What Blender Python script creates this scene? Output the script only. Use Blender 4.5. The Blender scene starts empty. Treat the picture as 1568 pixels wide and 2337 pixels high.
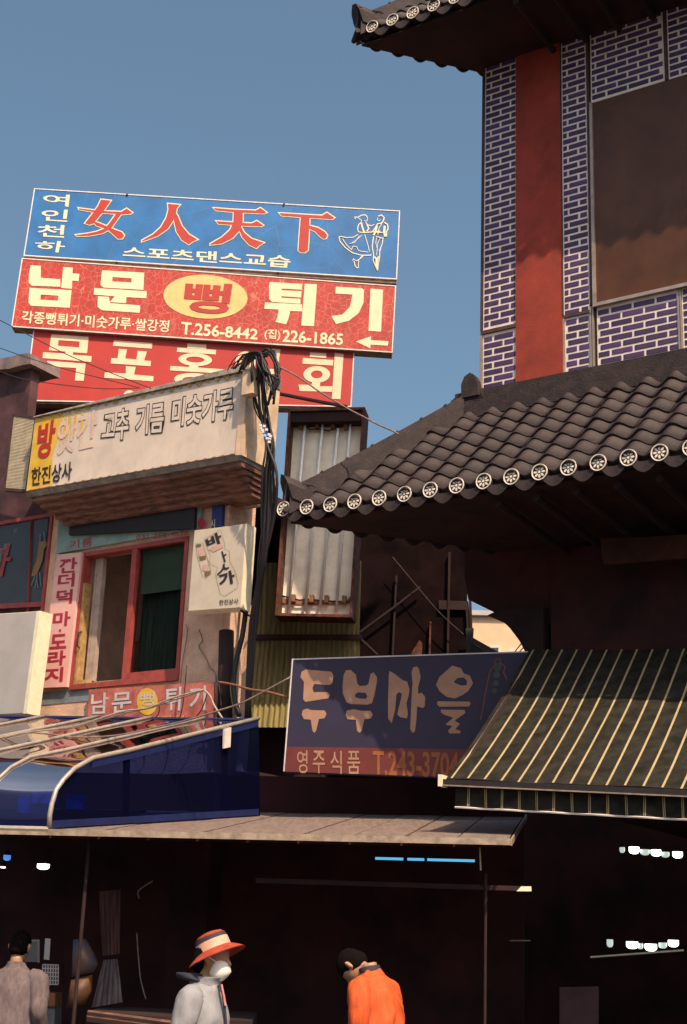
import bpy, bmesh, math, random
from mathutils import Vector, Matrix, noise
random.seed(7)
V = Vector
sc = bpy.context.scene
COL = sc.collection
R_ = math.radians
# ---------------------------------------------------------------- camera
FPX = 3245.0; W_, H_ = 1568.0, 2337.0
th, ro = R_(17.5), R_(2.22)
CF = V((0, math.cos(th), math.sin(th)))
_U0 = V((0, -math.sin(th), math.cos(th))); _R0 = V((1, 0, 0))
CR = _R0*math.cos(ro) + _U0*math.sin(ro)
CU = _U0*math.cos(ro) - _R0*math.sin(ro)
CAM = V((0, 0, 1.5))
cd = bpy.data.cameras.new('camera'); cam = bpy.data.objects.new('camera', cd); COL.objects.link(cam)
cam.matrix_world = Matrix(((CR.x, CU.x, -CF.x, CAM.x), (CR.y, CU.y, -CF.y, CAM.y), (CR.z, CU.z, -CF.z, CAM.z), (0, 0, 0, 1)))
cd.sensor_fit = 'HORIZONTAL'; cd.sensor_width = 24.0; cd.lens = FPX/W_*24.0
cd.clip_start = 0.1; cd.clip_end = 2000
sc.camera = cam
# ---------------------------------------------------------------- sky and sun
SUN = V((0.2553, -0.5602, 0.7880)).normalized()
w = bpy.data.worlds.new('World'); sc.world = w; w.use_nodes = True
nt = w.node_tree; bg = nt.nodes['Background']
sky = nt.nodes.new('ShaderNodeTexSky'); sky.sky_type = 'NISHITA'; sky.sun_disc = False
sky.sun_elevation = math.asin(SUN.z); sky.sun_rotation = math.atan2(SUN.x, SUN.y)
sky.air_density = 1.0; sky.dust_density = 5.0; sky.ozone_density = 2.6
hs = nt.nodes.new('ShaderNodeHueSaturation'); hs.inputs['Saturation'].default_value = 1.0; hs.inputs['Hue'].default_value = 0.484
nt.links.new(sky.outputs[0], hs.inputs['Color']); nt.links.new(hs.outputs[0], bg.inputs[0])
bg.inputs[1].default_value = 0.13
sd = bpy.data.lights.new('sun', 'SUN'); so = bpy.data.objects.new('sun', sd); COL.objects.link(so)
so.rotation_euler = SUN.to_track_quat('Z', 'Y').to_euler(); so.location = (10, -20, 30)
sd.energy = 5.0; sd.angle = R_(0.53); sd.color = (1.0, 0.80, 0.58)
sc.view_settings.view_transform = 'Standard'; sc.view_settings.look = 'None'
sc.view_settings.exposure = 0.27; sc.view_settings.gamma = 1.0; sc.view_settings.use_curve_mapping = False
sc.cycles.max_bounces = 6; sc.cycles.transparent_max_bounces = 8

# ---------------------------------------------------------------- helpers
def ray(x, y): return CF*FPX + CR*(x-784.0) + CU*(1168.5-y)
def atY(x, y, Y):
    d = ray(x, y); return CAM + d*(Y/d.y)
def onp(x, y, P, n):
    d = ray(x, y); return CAM + d*((P-CAM).dot(n)/d.dot(n))
def Z(X0, Y0, s):
    return lambda pts: [((X0+x/s)/1.2787, (Y0+y/s)/1.2787) for x, y in pts]
Z1 = Z(0, 520, 2.45); Z2 = Z(600, 540, 2.529); Z3 = Z(0, 840, 2.45); Z4 = Z(0, 1040, 1.96); Z5 = Z(640, 980, 3.136)
Z6 = Z(0, 1400, 3.1575); Z7 = Z(380, 1440, 3.267); Y1 = Z(720, 1440, 3.92); Y2 = Z(1000, 0, 1.5602); Y3 = Z(1380, 200, 2.4608)
Y4 = Z(760, 1040, 2.45); Y6 = Z(1020, 1500, 1.5919); Y7 = Z(800, 1860, 2.24)
X1 = Z(1260, 1880, 2.1047); X2 = Z(0, 2040, 1.8667); X3 = Z(800, 2280, 1.8447); X4 = Z(0, 2420, 3.4087)
X5 = Z(440, 2640, 4.9); X6 = Z(920, 2660, 4.126); X7 = Z(1400, 2420, 2.5917)

class Frame:
    """vertical frame: a to the right, b outwards to the street, z up"""
    def __init__(s, origin, deg):
        t = R_(deg); s.o = V((origin[0], origin[1], 0))
        s.ra = V((math.cos(t), -math.sin(t), 0)); s.out = V((-math.sin(t), -math.cos(t), 0))
    def P(s, a, b, z): return s.o + s.ra*a + s.out*b + V((0, 0, z))
    def px(s, x, y, b=0.0): return onp(x, y, s.o + s.out*b, s.out)
    def az(s, x, y, b=0.0):
        d = s.px(x, y, b) - s.o; return d.dot(s.ra), d.z

WP = {}   # world positions of parents
def _place(o, me_center, parent):
    if parent is not None:
        o.parent = parent; o.location = me_center - WP[parent.name]
    else: o.location = me_center
    WP[o.name] = me_center.copy()
def link_mesh(name, verts, faces, mat, parent=None, smooth=False, label=None, base=None, mats=None):
    me = bpy.data.meshes.new(name)
    vs = [V(v) for v in verts]
    if base is None:
        mn = V((min(v.x for v in vs), min(v.y for v in vs), min(v.z for v in vs))); mx = V((max(v.x for v in vs), max(v.y for v in vs), max(v.z for v in vs)))
        base = V(((mn.x+mx.x)/2, (mn.y+mx.y)/2, mn.z))
    me.from_pydata([v-base for v in vs], [], faces)
    if mat: me.materials.append(mat)
    me.update()
    if smooth:
        for p in me.polygons: p.use_smooth = True
    o = bpy.data.objects.new(name, me); COL.objects.link(o)
    _place(o, base, parent)
    if label: o['label'] = label
    return o
def inst(name, me, loc, parent=None):
    o = bpy.data.objects.new(name, me); COL.objects.link(o); _place(o, V(loc), parent); return o
def tag(o, label, cat, group=None):
    o['label'] = label; o['category'] = cat
    if group: o['group'] = group
    return o
def thing(name, loc, label, cat, group=None):
    o = bpy.data.objects.new(name, None); COL.objects.link(o); o.empty_display_size = 0.1
    _place(o, V(loc), None); return tag(o, label, cat, group)
class MB:
    def __init__(s): s.v = []; s.f = []
    def add(s, vs, fs):
        n = len(s.v); s.v += [V(v) for v in vs]; s.f += [tuple(i+n for i in f) for f in fs]; return s
    def box8(s, p):    # p: 4 bottom (ccw) + 4 top
        return s.add(p, [(0, 3, 2, 1), (4, 5, 6, 7), (0, 1, 5, 4), (1, 2, 6, 5), (2, 3, 7, 6), (3, 0, 4, 7)])
    def fbox(s, F, a0, a1, b0, b1, z0, z1):
        return s.box8([F.P(a0, b1, z0), F.P(a1, b1, z0), F.P(a1, b0, z0), F.P(a0, b0, z0), F.P(a0, b1, z1), F.P(a1, b1, z1), F.P(a1, b0, z1), F.P(a0, b0, z1)])
    def wbox(s, x0, x1, y0, y1, z0, z1):
        return s.box8([V((x0, y0, z0)), V((x1, y0, z0)), V((x1, y1, z0)), V((x0, y1, z0)), V((x0, y0, z1)), V((x1, y0, z1)), V((x1, y1, z1)), V((x0, y1, z1))])
    def slab(s, quad, back):   # quad front TL,TR,BR,BL ; back vector
        q = [V(p) for p in quad]; k = [p+back for p in q]
        return s.add(q+k, [(3, 2, 1, 0), (4, 5, 6, 7), (0, 1, 5, 4), (1, 2, 6, 5), (2, 3, 7, 6), (3, 0, 4, 7)])
    def prism(s, loop, back):
        n = len(loop); q = [V(p) for p in loop]; k = [p+back for p in q]
        return s.add(q+k, [tuple(range(n)), tuple(range(2*n-1, n-1, -1))] + [(i, i+n, (i+1) % n+n, (i+1) % n) for i in range(n)])
    def tube(s, pts, rad, seg=8, cap=True, squash=None):
        pts = [V(p) for p in pts]; n = len(pts)
        if not hasattr(rad, '__len__'): rad = [rad]*n
        up = None; base = len(s.v)
        for i, p in enumerate(pts):
            t = (pts[min(i+1, n-1)] - pts[max(i-1, 0)])
            t = t.normalized() if t.length > 1e-9 else V((0, 0, 1))
            if up is None:
                up = V((0, 0, 1)) if abs(t.z) < 0.9 else V((0, 1, 0))
            u = (up - t*up.dot(t)).normalized(); v = t.cross(u); up = u
            for k in range(seg):
                a = 2*math.pi*k/seg
                s.v.append(p + u*(math.cos(a)*rad[i]) + v*(math.sin(a)*rad[i]*(squash or 1)))
        for i in range(n-1):
            for k in range(seg):
                a = base+i*seg+k; b = base+i*seg+(k+1) % seg
                s.f.append((a, b, b+seg, a+seg))
        if cap:
            s.f.append(tuple(base+k for k in range(seg))[::-1]); s.f.append(tuple(base+(n-1)*seg+k for k in range(seg)))
        return s
    def rings(s, rs, seg=20, cap=True):   # list of (center, ax vector, ay vector)
        base = len(s.v); n = len(rs)
        for c, ax, ay in rs:
            for k in range(seg):
                a = 2*math.pi*k/seg; s.v.append(V(c)+V(ax)*math.cos(a)+V(ay)*math.sin(a))
        for i in range(n-1):
            for k in range(seg):
                a = base+i*seg+k; b = base+i*seg+(k+1) % seg
                s.f.append((a, b, b+seg, a+seg))
        if cap:
            s.f.append(tuple(base+k for k in range(seg))[::-1]); s.f.append(tuple(base+(n-1)*seg+k for k in range(seg)))
        return s
    def build(s, name, mat, parent=None, smooth=False, label=None, base=None):
        return link_mesh(name, s.v, s.f, mat, parent, smooth, label, base)
def stuff(o): o['kind'] = 'stuff'; return o
def structure(o): o['kind'] = 'structure'; return o

# ---------------------------------------------------------------- materials
def mat(name, col, rough=0.7, var=0.12, scale=6.0, bump=0.0, bscale=60.0, metal=0.0, spec=0.5, col2=None, mixscale=None, stretch=None, thr=(0.35, 0.65)):
    m = bpy.data.materials.new(name); m.use_nodes = True; n = m.node_tree; L = n.links
    b = n.nodes['Principled BSDF']; b.inputs['Roughness'].default_value = rough; b.inputs['Metallic'].default_value = metal
    b.inputs['Specular IOR Level'].default_value = spec
    tc = n.nodes.new('ShaderNodeTexCoord'); mp = n.nodes.new('ShaderNodeMapping'); L.new(tc.outputs['Object'], mp.inputs[0])
    if stretch: mp.inputs['Scale'].default_value = stretch
    ns = n.nodes.new('ShaderNodeTexNoise'); ns.inputs['Scale'].default_value = mixscale or scale; ns.inputs['Detail'].default_value = 6; ns.inputs['Roughness'].default_value = 0.65
    L.new(mp.outputs[0], ns.inputs['Vector'])
    cr = n.nodes.new('ShaderNodeValToRGB'); L.new(ns.outputs['Fac'], cr.inputs[0])
    c = V(col); c2 = V(col2) if col2 else c*(1-var*2.0)
    c1 = c if col2 else c*(1+var)
    cr.color_ramp.elements[0].position = thr[0]; cr.color_ramp.elements[1].position = thr[1]
    cr.color_ramp.elements[0].color = (*[max(0, k) for k in c2], 1); cr.color_ramp.elements[1].color = (*[min(1, k) for k in c1], 1)
    L.new(cr.outputs[0], b.inputs['Base Color'])
    if bump:
        nb = n.nodes.new('ShaderNodeTexNoise'); nb.inputs['Scale'].default_value = bscale; nb.inputs['Detail'].default_value = 4
        L.new(mp.outputs[0], nb.inputs['Vector'])
        bp = n.nodes.new('ShaderNodeBump'); bp.inputs['Strength'].default_value = bump; bp.inputs['Distance'].default_value = 0.025 if 'jacket' in name or 'coat' in name else 0.01
        L.new(nb.outputs['Fac'], bp.inputs['Height']); L.new(bp.outputs[0], b.inputs['Normal'])
    return m
def emis(name, col, st):
    m = bpy.data.materials.new(name); m.use_nodes = True; b = m.node_tree.nodes['Principled BSDF']
    b.inputs['Base Color'].default_value = (*col, 1); b.inputs['Emission Color'].default_value = (*col, 1); b.inputs['Emission Strength'].default_value = st
    return m
def add_layer(m, kind, col, scale, lo, hi, fac=1.0, stretch=None):
    """lay cracks or blotches over a material's colour"""
    n = m.node_tree; L = n.links; b = n.nodes['Principled BSDF']; src = b.inputs['Base Color'].links[0].from_socket
    tc = n.nodes.new('ShaderNodeTexCoord'); mp = n.nodes.new('ShaderNodeMapping'); L.new(tc.outputs['Object'], mp.inputs[0])
    if stretch: mp.inputs['Scale'].default_value = stretch
    if kind == 'crack':
        wn = n.nodes.new('ShaderNodeTexNoise'); wn.inputs['Scale'].default_value = scale*0.6; L.new(mp.outputs[0], wn.inputs['Vector'])
        mx = n.nodes.new('ShaderNodeMix'); mx.data_type = 'VECTOR'; mx.inputs['Factor'].default_value = 0.06
        L.new(mp.outputs[0], mx.inputs[4]); L.new(wn.outputs['Color'], mx.inputs[5])
        t = n.nodes.new('ShaderNodeTexVoronoi'); t.feature = 'DISTANCE_TO_EDGE'; t.inputs['Scale'].default_value = scale; L.new(mx.outputs[1], t.inputs['Vector']); out = t.outputs['Distance']
    else:
        t = n.nodes.new('ShaderNodeTexNoise'); t.inputs['Scale'].default_value = scale; t.inputs['Detail'].default_value = 8; t.inputs['Roughness'].default_value = 0.7
        L.new(mp.outputs[0], t.inputs['Vector']); out = t.outputs['Fac']
    mr = n.nodes.new('ShaderNodeMapRange'); mr.inputs['From Min'].default_value = lo; mr.inputs['From Max'].default_value = hi
    mr.inputs['To Min'].default_value = fac if kind == 'crack' else 0.0; mr.inputs['To Max'].default_value = 0.0 if kind == 'crack' else fac
    L.new(out, mr.inputs['Value'])
    mc = n.nodes.new('ShaderNodeMix'); mc.data_type = 'RGBA'
    L.new(mr.outputs[0], mc.inputs['Factor']); L.new(src, mc.inputs[6]); mc.inputs[7].default_value = (*col, 1)
    L.new(mc.outputs[2], b.inputs['Base Color'])
    return m
M = {}
M['tile'] = mat('roof_tile', (0.035, 0.018, 0.017), 0.72, 0.25, 7, 0.5, 70)
M['ridge'] = mat('ridge_tile', (0.030, 0.016, 0.016), 0.8, 0.3, 9, 0.5, 60)
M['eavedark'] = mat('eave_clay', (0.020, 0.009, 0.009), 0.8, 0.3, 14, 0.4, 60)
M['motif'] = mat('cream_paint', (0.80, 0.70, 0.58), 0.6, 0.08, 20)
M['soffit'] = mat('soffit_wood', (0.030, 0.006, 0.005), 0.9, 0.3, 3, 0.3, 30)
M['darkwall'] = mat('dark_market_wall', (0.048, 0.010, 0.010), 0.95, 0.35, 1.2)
M['darker'] = mat('dark_timber', (0.024, 0.007, 0.006), 0.9, 0.3, 2)
def rand_tint(m, amt):
    n = m.node_tree; L = n.links; b = n.nodes['Principled BSDF']; src = b.inputs['Base Color'].links[0].from_socket
    oi = n.nodes.new('ShaderNodeObjectInfo'); h = n.nodes.new('ShaderNodeHueSaturation'); mr = n.nodes.new('ShaderNodeMapRange')
    mr.inputs['To Min'].default_value = 1-amt; mr.inputs['To Max'].default_value = 1+amt; L.new(oi.outputs['Random'], mr.inputs['Value']); L.new(mr.outputs[0], h.inputs['Value']); L.new(src, h.inputs['Color']); L.new(h.outputs[0], b.inputs['Base Color'])
rand_tint(M['tile'], .28)
M['brick'] = mat('purple_brick', (0.060, 0.026, 0.085), 0.6, 0.25, 9, 0.2, 50)
rand_tint(M['brick'], .35)
M['mortar'] = mat('pale_mortar_sheet', (0.78, 0.66, 0.57), 0.7, 0.08, 8)
M['redpillar'] = mat('red_pillar_paint', (0.30, 0.034, 0.016), 0.8, 0.16, 2.5, 0.25, 90)
M['alu'] = mat('aluminium_trim', (0.42, 0.33, 0.27), 0.45, 0.12, 10, metal=0.5)
M['trimdark'] = mat('brown_trim', (0.07, 0.027, 0.024), 0.7, 0.2, 10)
M['filmglass'] = mat('brown_window_film', (0.095, 0.038, 0.018), 0.35, 0.10, 3, spec=0.3)
M['blue'] = mat('blue_sign_vinyl', (0.006, 0.135, 0.38), 0.6, 0.12, 3.0)
add_layer(M['blue'], 'crack', (0.22, 0.34, 0.48), 2.0, 0.0, 0.004, 0.35)
add_layer(M['blue'], 'blotch', (0.035, 0.13, 0.30), 5.0, 0.5, 0.75, 0.5, (1, 1, 0.25))
M['red'] = mat('red_sign_vinyl', (0.42, 0.026, 0.014), 0.6, 0.10, 3.0)
add_layer(M['red'], 'blotch', (0.55, 0.15, 0.10), 3.2, 0.52, 0.80, 0.7, (2.2, 1, 0.7))
add_layer(M['red'], 'crack', (0.70, 0.26, 0.18), 12.0, 0.0, 0.035, 0.6)
M['red2'] = mat('plain_red_sign_vinyl', (0.42, 0.022, 0.014), 0.6, 0.06, 3.0)
M['redink'] = mat('red_sign_ink', (0.42, 0.024, 0.016), 0.6, 0.06, 6.0)
M['cream'] = mat('cream_lettering', (0.82, 0.66, 0.42), 0.6, 0.05, 6)
M['cream2'] = mat('pale_peach_lettering', (0.80, 0.58, 0.38), 0.6, 0.05, 6)
M['orange'] = mat('pale_orange_print', (0.82, 0.48, 0.18), 0.6, 0.06, 6)
M['signedge'] = mat('sign_edge_metal', (0.30, 0.22, 0.16), 0.6, 0.2, 12)
M['whiteedge'] = mat('white_sign_edge', (0.75, 0.66, 0.58), 0.5, 0.08, 12)
M['boxface'] = mat('aged_white_sign_face', (0.66, 0.54, 0.44), 0.55, 0.07, 3.0)
add_layer(M['boxface'], 'blotch', (0.40, 0.30, 0.18), 7.0, 0.55, 0.85, 0.6, (2.5, 1, 0.35))
M['yellow'] = mat('yellow_print', (0.72, 0.42, 0.03), 0.6, 0.10, 5)
add_layer(M['yellow'], 'blotch', (0.60, 0.50, 0.30), 9.0, 0.5, 0.8, 0.6, (1, 1, 0.4))
M['fadedpink'] = mat('faded_pink_print', (0.62, 0.36, 0.30), 0.6, 0.10, 5)
M['brownboard'] = mat('brown_eave_board', (0.05, 0.013, 0.006), 0.9, 0.3, 5)
M['blackwall'] = mat('near_black_wall', (0.010, 0.004, 0.004), 0.98, 0.3, 3, spec=.1)  # one even near-black base colour
M['black'] = mat('black_lettering', (0.028, 0.014, 0.016), 0.6, 0.1, 8)
M['flash'] = mat('grey_flashing', (0.26, 0.22, 0.18), 0.6, 0.25, 9)
add_layer(M['flash'], 'blotch', (0.28, 0.10, 0.04), 8.0, 0.55, 0.8, 0.7)
M['cornice'] = mat('brown_cornice_wood', (0.20, 0.09, 0.06), 0.85, 0.35, 6, 0.5, 40, stretch=(1, 1, 5))
M['boxcream'] = mat('cream_box_side', (0.68, 0.48, 0.31), 0.6, 0.14, 5)
add_layer(M['boxcream'], 'blotch', (0.40, 0.22, 0.12), 9.0, 0.60, 0.85, 0.7, (1, 1, 0.5))
M['stucco'] = mat('peach_stucco', (0.70, 0.44, 0.30), 0.9, 0.12, 4, 0.9, 80)
add_layer(M['stucco'], 'blotch', (0.36, 0.22, 0.15), 5.0, 0.55, 0.85, 0.6)
M['teal'] = mat('teal_paint', (0.22, 0.31, 0.28), 0.8, 0.12, 5)
M['greyblue'] = mat('greyblue_paint', (0.17, 0.20, 0.22), 0.8, 0.15, 5)
M['navy'] = mat('navy_print', (0.02, 0.035, 0.16), 0.6, 0.1, 5)
M['pink'] = mat('pink_sign_vinyl', (0.76, 0.42, 0.36), 0.6, 0.06, 3)
M['crimson'] = mat('crimson_lettering', (0.38, 0.02, 0.045), 0.6, 0.08, 8)
M['redframe'] = mat('red_brown_window_frame', (0.32, 0.055, 0.045), 0.6, 0.15, 10)
M['woodframe'] = mat('yellowed_wood_frame', (0.42, 0.25, 0.09), 0.7, 0.2, 12)
M['palewood'] = mat('pale_grey_frame', (0.40, 0.30, 0.24), 0.7, 0.15, 8)
M['curtain'] = mat('dark_green_curtain', (0.018, 0.035, 0.032), 0.8, 0.35, 4, stretch=(8, 8, 0.6))
M['blind'] = mat('mint_blind', (0.10, 0.14, 0.10), 0.7, 0.08, 6)
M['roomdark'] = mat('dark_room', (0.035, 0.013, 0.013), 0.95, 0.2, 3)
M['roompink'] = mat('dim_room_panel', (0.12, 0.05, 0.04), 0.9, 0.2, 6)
M['smallred'] = mat('faded_small_red_vinyl', (0.48, 0.12, 0.09), 0.6, 0.2, 7)
add_layer(M['smallred'], 'blotch', (0.55, 0.28, 0.18), 8.0, 0.5, 0.8, 0.7)
M['greybox'] = mat('grey_lightbox_face', (0.42, 0.38, 0.35), 0.5, 0.05, 3)
M['whiteside'] = mat('white_lightbox_side', (0.80, 0.70, 0.48), 0.5, 0.06, 8)
M['mesh'] = mat('woven_mesh_panel', (0.33, 0.28, 0.20), 0.8, 0.2, 60)
M['rust'] = mat('rusty_steel', (0.12, 0.032, 0.016), 0.85, 0.4, 12, 0.4, 60)
M['backing'] = mat('stained_white_backing', (0.90, 0.80, 0.64), 0.7, 0.08, 5)
add_layer(M['backing'], 'blotch', (0.60, 0.42, 0.28), 7.0, 0.58, 0.8, 0.6, (1.0, 1.0, 4.0))
M['tubeoff'] = mat('unlit_glass_tube', (0.9, 0.87, 0.82), 0.25, 0.05, 6)
M['socket'] = mat('brown_socket', (0.28, 0.12, 0.05), 0.6, 0.25, 20)
M['cable'] = mat('black_cable', (0.016, 0.010, 0.010), 0.6, 0.2, 20)
M['greycable'] = mat('grey_cable', (0.20, 0.14, 0.11), 0.6, 0.2, 20)
M['darkrope'] = mat('dark_rope', (0.06, 0.03, 0.025), 0.8, 0.2, 20)
M['palecable'] = mat('pale_cable', (0.32, 0.24, 0.18), 0.6, 0.15, 20)
M['fibre'] = mat('yellow_fibreglass_sheet', (0.34, 0.27, 0.10), 0.45, 0.2, 5, stretch=(5, 5, 0.5))
M['tofublue'] = mat('navy_sign_vinyl', (0.012, 0.006, 0.032), 0.6, 0.1, 5)
M['tofured'] = mat('dark_red_sign_band', (0.12, 0.012, 0.008), 0.6, 0.1, 5)
M['tofuink'] = mat('tan_lettering', (0.34, 0.18, 0.11), 0.6, 0.08, 6)
M['tofuorange'] = mat('orange_lettering', (0.26, 0.07, 0.012), 0.6, 0.1, 6)
M['awning'] = mat('green_black_canvas', (0.026, 0.023, 0.017), 0.95, 0.25, 8, 0.3, 200, spec=.1)
M['stripe'] = mat('cream_canvas_stripe', (0.38, 0.28, 0.14), 0.8, 0.08, 10)
M['whitemetal'] = mat('white_metal_bar', (0.72, 0.62, 0.55), 0.4, 0.1, 10)
M['tin'] = mat('weathered_tin_roof', (0.20, 0.14, 0.11), 0.7, 0.3, 7, 0.5, 30, stretch=(3, .6, 1), col2=(0.10, 0.065, 0.055), thr=(.25, .6))
M['frameblue'] = mat('blue_frame_paint', (0.006, 0.013, 0.075), 0.5, 0.15, 10)
M['frametube'] = mat('silver_frame_tube', (0.40, 0.34, 0.28), 0.35, 0.1, 12, metal=0.3)
M['asphalt'] = mat('asphalt', (0.05, 0.045, 0.042), 0.9, 0.25, 3, 0.5, 120)
M['peach'] = mat('peach_plaster', (0.66, 0.44, 0.27), 0.9, 0.05, 2)
M['farglass'] = mat('far_window_glass', (0.05, 0.05, 0.05), 0.2, 0.1, 3)
M['skin'] = mat('skin', (0.38, 0.19, 0.10), 0.5, 0.05, 20)
M['hair'] = mat('black_hair', (0.006, 0.003, 0.003), 0.9, 0.2, 60, 0.8, 150, spec=.1)
M['jacket'] = mat('grey_jacket', (0.25, 0.24, 0.25), 0.8, 0.06, 20, 0.5, 9, stretch=(1.6, 1.6, .6))
M['darkgrey'] = mat('dark_grey_lining', (0.022, 0.020, 0.032), 0.8, 0.1, 20)
M['hatred'] = mat('orange_red_hat', (0.34, 0.042, 0.015), 0.8, 0.15, 14)
M['hatband'] = mat('salmon_hat_band', (0.72, 0.36, 0.24), 0.8, 0.1, 14)
M['mask'] = mat('white_face_mask', (0.88, 0.80, 0.70), 0.8, 0.05, 14)
M['orangecloth'] = mat('orange_jacket', (0.60, 0.080, 0.010), 0.8, 0.14, 18, 0.5, 9, stretch=(1.6, 1.6, .6))
M['greycloth'] = mat('dim_grey_coat', (0.14, 0.10, 0.10), 0.9, 0.15, 20, 0.5, 9, stretch=(1.6, 1.6, .6))
M['trouser'] = mat('dark_trousers', (0.03, 0.025, 0.03), 0.9, 0.1, 10)
M['cardboard'] = mat('brown_carton', (0.30, 0.14, 0.05), 0.9, 0.15, 8)
M['whiteplastic'] = mat('white_plastic', (0.55, 0.50, 0.50), 0.5, 0.08, 8)
M['sheetplastic'] = mat('grey_plastic_sheet', (0.15, 0.115, 0.125), 0.5, 0.3, 6, stretch=(6, 6, 0.6))
M['bluebag'] = mat('blue_printed_bag', (0.03, 0.06, 0.13), 0.5, 0.3, 8, col2=(0.15, 0.07, 0.03))
M['lampwhite'] = emis('lamp_glow', (1.0, 0.97, 0.85), 3.0)
M['lampdim'] = emis('dim_lamp_glow', (0.55, 0.65, 0.58), 0.7)
M['tubeblue'] = emis('blue_tube_glow', (0.10, 0.45, 0.75), 0.9)
M['bluelamp'] = emis('blue_lamp_glow', (0.08, 0.25, 0.7), 0.8)

# blue translucent acrylic of the lean-to
def acrylic():
    m = bpy.data.materials.new('blue_acrylic'); m.use_nodes = True; n = m.node_tree; L = n.links
    n.nodes.remove(n.nodes['Principled BSDF']); out = n.nodes['Material Output']
    tr = n.nodes.new('ShaderNodeBsdfTransparent'); tr.inputs[0].default_value = (0.07, 0.12, 0.50, 1)
    gl = n.nodes.new('ShaderNodeBsdfGlossy'); gl.inputs['Roughness'].default_value = 0.03; gl.inputs['Color'].default_value = (0.66, 0.58, 0.58, 1)
    df = n.nodes.new('ShaderNodeBsdfDiffuse'); df.inputs[0].default_value = (0.010, 0.018, 0.10, 1)
    tc = n.nodes.new('ShaderNodeTexCoord'); ns = n.nodes.new('ShaderNodeTexNoise'); ns.inputs['Scale'].default_value = 1.6; ns.inputs['Detail'].default_value = 0.5
    bp = n.nodes.new('ShaderNodeBump'); bp.inputs['Strength'].default_value = 0.55; bp.inputs['Distance'].default_value = 0.05
    L.new(tc.outputs['Object'], ns.inputs['Vector']); L.new(ns.outputs['Fac'], bp.inputs['Height']); L.new(bp.outputs[0], gl.inputs['Normal'])
    fr = n.nodes.new('ShaderNodeFresnel'); fr.inputs['IOR'].default_value = 1.5
    m1 = n.nodes.new('ShaderNodeMixShader'); m1.inputs[0].default_value = 0.25; L.new(tr.outputs[0], m1.inputs[1]); L.new(df.outputs[0], m1.inputs[2])
    m2 = n.nodes.new('ShaderNodeMixShader'); L.new(fr.outputs[0], m2.inputs[0]); L.new(m1.outputs[0], m2.inputs[1]); L.new(gl.outputs[0], m2.inputs[2])
    L.new(m2.outputs[0], out.inputs['Surface']); return m
M['acrylic'] = acrylic()

def tinted():
    m = bpy.data.materials.new('navy_tinted_sheet'); m.use_nodes = True; n = m.node_tree; L = n.links
    n.nodes.remove(n.nodes['Principled BSDF']); out = n.nodes['Material Output']
    tr = n.nodes.new('ShaderNodeBsdfTransparent'); tr.inputs[0].default_value = (0.06, 0.10, 0.42, 1)
    df = n.nodes.new('ShaderNodeBsdfDiffuse'); df.inputs[0].default_value = (0.003, 0.004, 0.019, 1)
    gl = n.nodes.new('ShaderNodeBsdfGlossy'); gl.inputs['Roughness'].default_value = 0.25; gl.inputs['Color'].default_value = (.5, .5, .6, 1)
    m1 = n.nodes.new('ShaderNodeMixShader'); m1.inputs[0].default_value = 0.55; L.new(tr.outputs[0], m1.inputs[1]); L.new(df.outputs[0], m1.inputs[2])
    m2 = n.nodes.new('ShaderNodeMixShader'); m2.inputs[0].default_value = 0.025; L.new(m1.outputs[0], m2.inputs[1]); L.new(gl.outputs[0], m2.inputs[2])
    L.new(m2.outputs[0], out.inputs['Surface']); return m
M['tinted'] = tinted()

# ---------------------------------------------------------------- flat lettering and shapes
def fill_loops(loops, expand=0.0):
    """loops in picture units (y down) -> verts, faces, holes by even-odd; a cyclic poly curve filled"""
    cu = bpy.data.curves.new('tmp', 'CURVE'); cu.dimensions = '2D'; cu.fill_mode = 'BOTH'
    for lp in loops:
        sp = cu.splines.new('POLY'); sp.points.add(len(lp)-1)
        for i, (x, y) in enumerate(lp): sp.points[i].co = (x, -y, 0, 1)
        sp.use_cyclic_u = True
    o = bpy.data.objects.new('tmp', cu); COL.objects.link(o)
    me = bpy.data.meshes.new_from_object(o.evaluated_get(bpy.context.evaluated_depsgraph_get()))
    vs = [(v.co.x, -v.co.y) for v in me.vertices]; fs = [tuple(p.vertices) for p in me.polygons]
    bpy.data.objects.remove(o); bpy.data.curves.remove(cu); bpy.data.meshes.remove(me)
    return vs, fs
def expand_loop(lp, e):
    n = len(lp); area = sum(lp[i][0]*lp[(i+1) % n][1]-lp[(i+1) % n][0]*lp[i][1] for i in range(n))
    sg = 1 if area > 0 else -1; out = []
    for i in range(n):
        p0, p1, p2 = V(lp[i-1]), V(lp[i]), V(lp[(i+1) % n])
        d1 = (p1-p0).normalized() if (p1-p0).length > 1e-6 else V((1, 0)); d2 = (p2-p1).normalized() if (p2-p1).length > 1e-6 else d1
        n1 = V((d1.y, -d1.x))*sg; n2 = V((d2.y, -d2.x))*sg; m = n1+n2
        if m.length < 0.2: m = n1
        m.normalize(); k = 1/max(0.45, m.dot(n1)); out.append(tuple(p1+m*e*k))
    return out
def ellipse(cx, cy, rx, ry, n=28, rot=0.0):
    c, s = math.cos(rot), math.sin(rot)
    return [(cx+rx*math.cos(t)*c-ry*math.sin(t)*s, cy+rx*math.cos(t)*s+ry*math.sin(t)*c) for t in [2*math.pi*i/n for i in range(n)]]
def ribbon(pts, wd):
    l, r = [], []
    for i, p in enumerate(pts):
        a = V(pts[max(i-1, 0)]); b = V(pts[min(i+1, len(pts)-1)]); d = (b-a).normalized(); nn = V((-d.y, d.x))*wd/2
        l.append(tuple(V(p)+nn)); r.append(tuple(V(p)-nn))
    return l+r[::-1]
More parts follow.
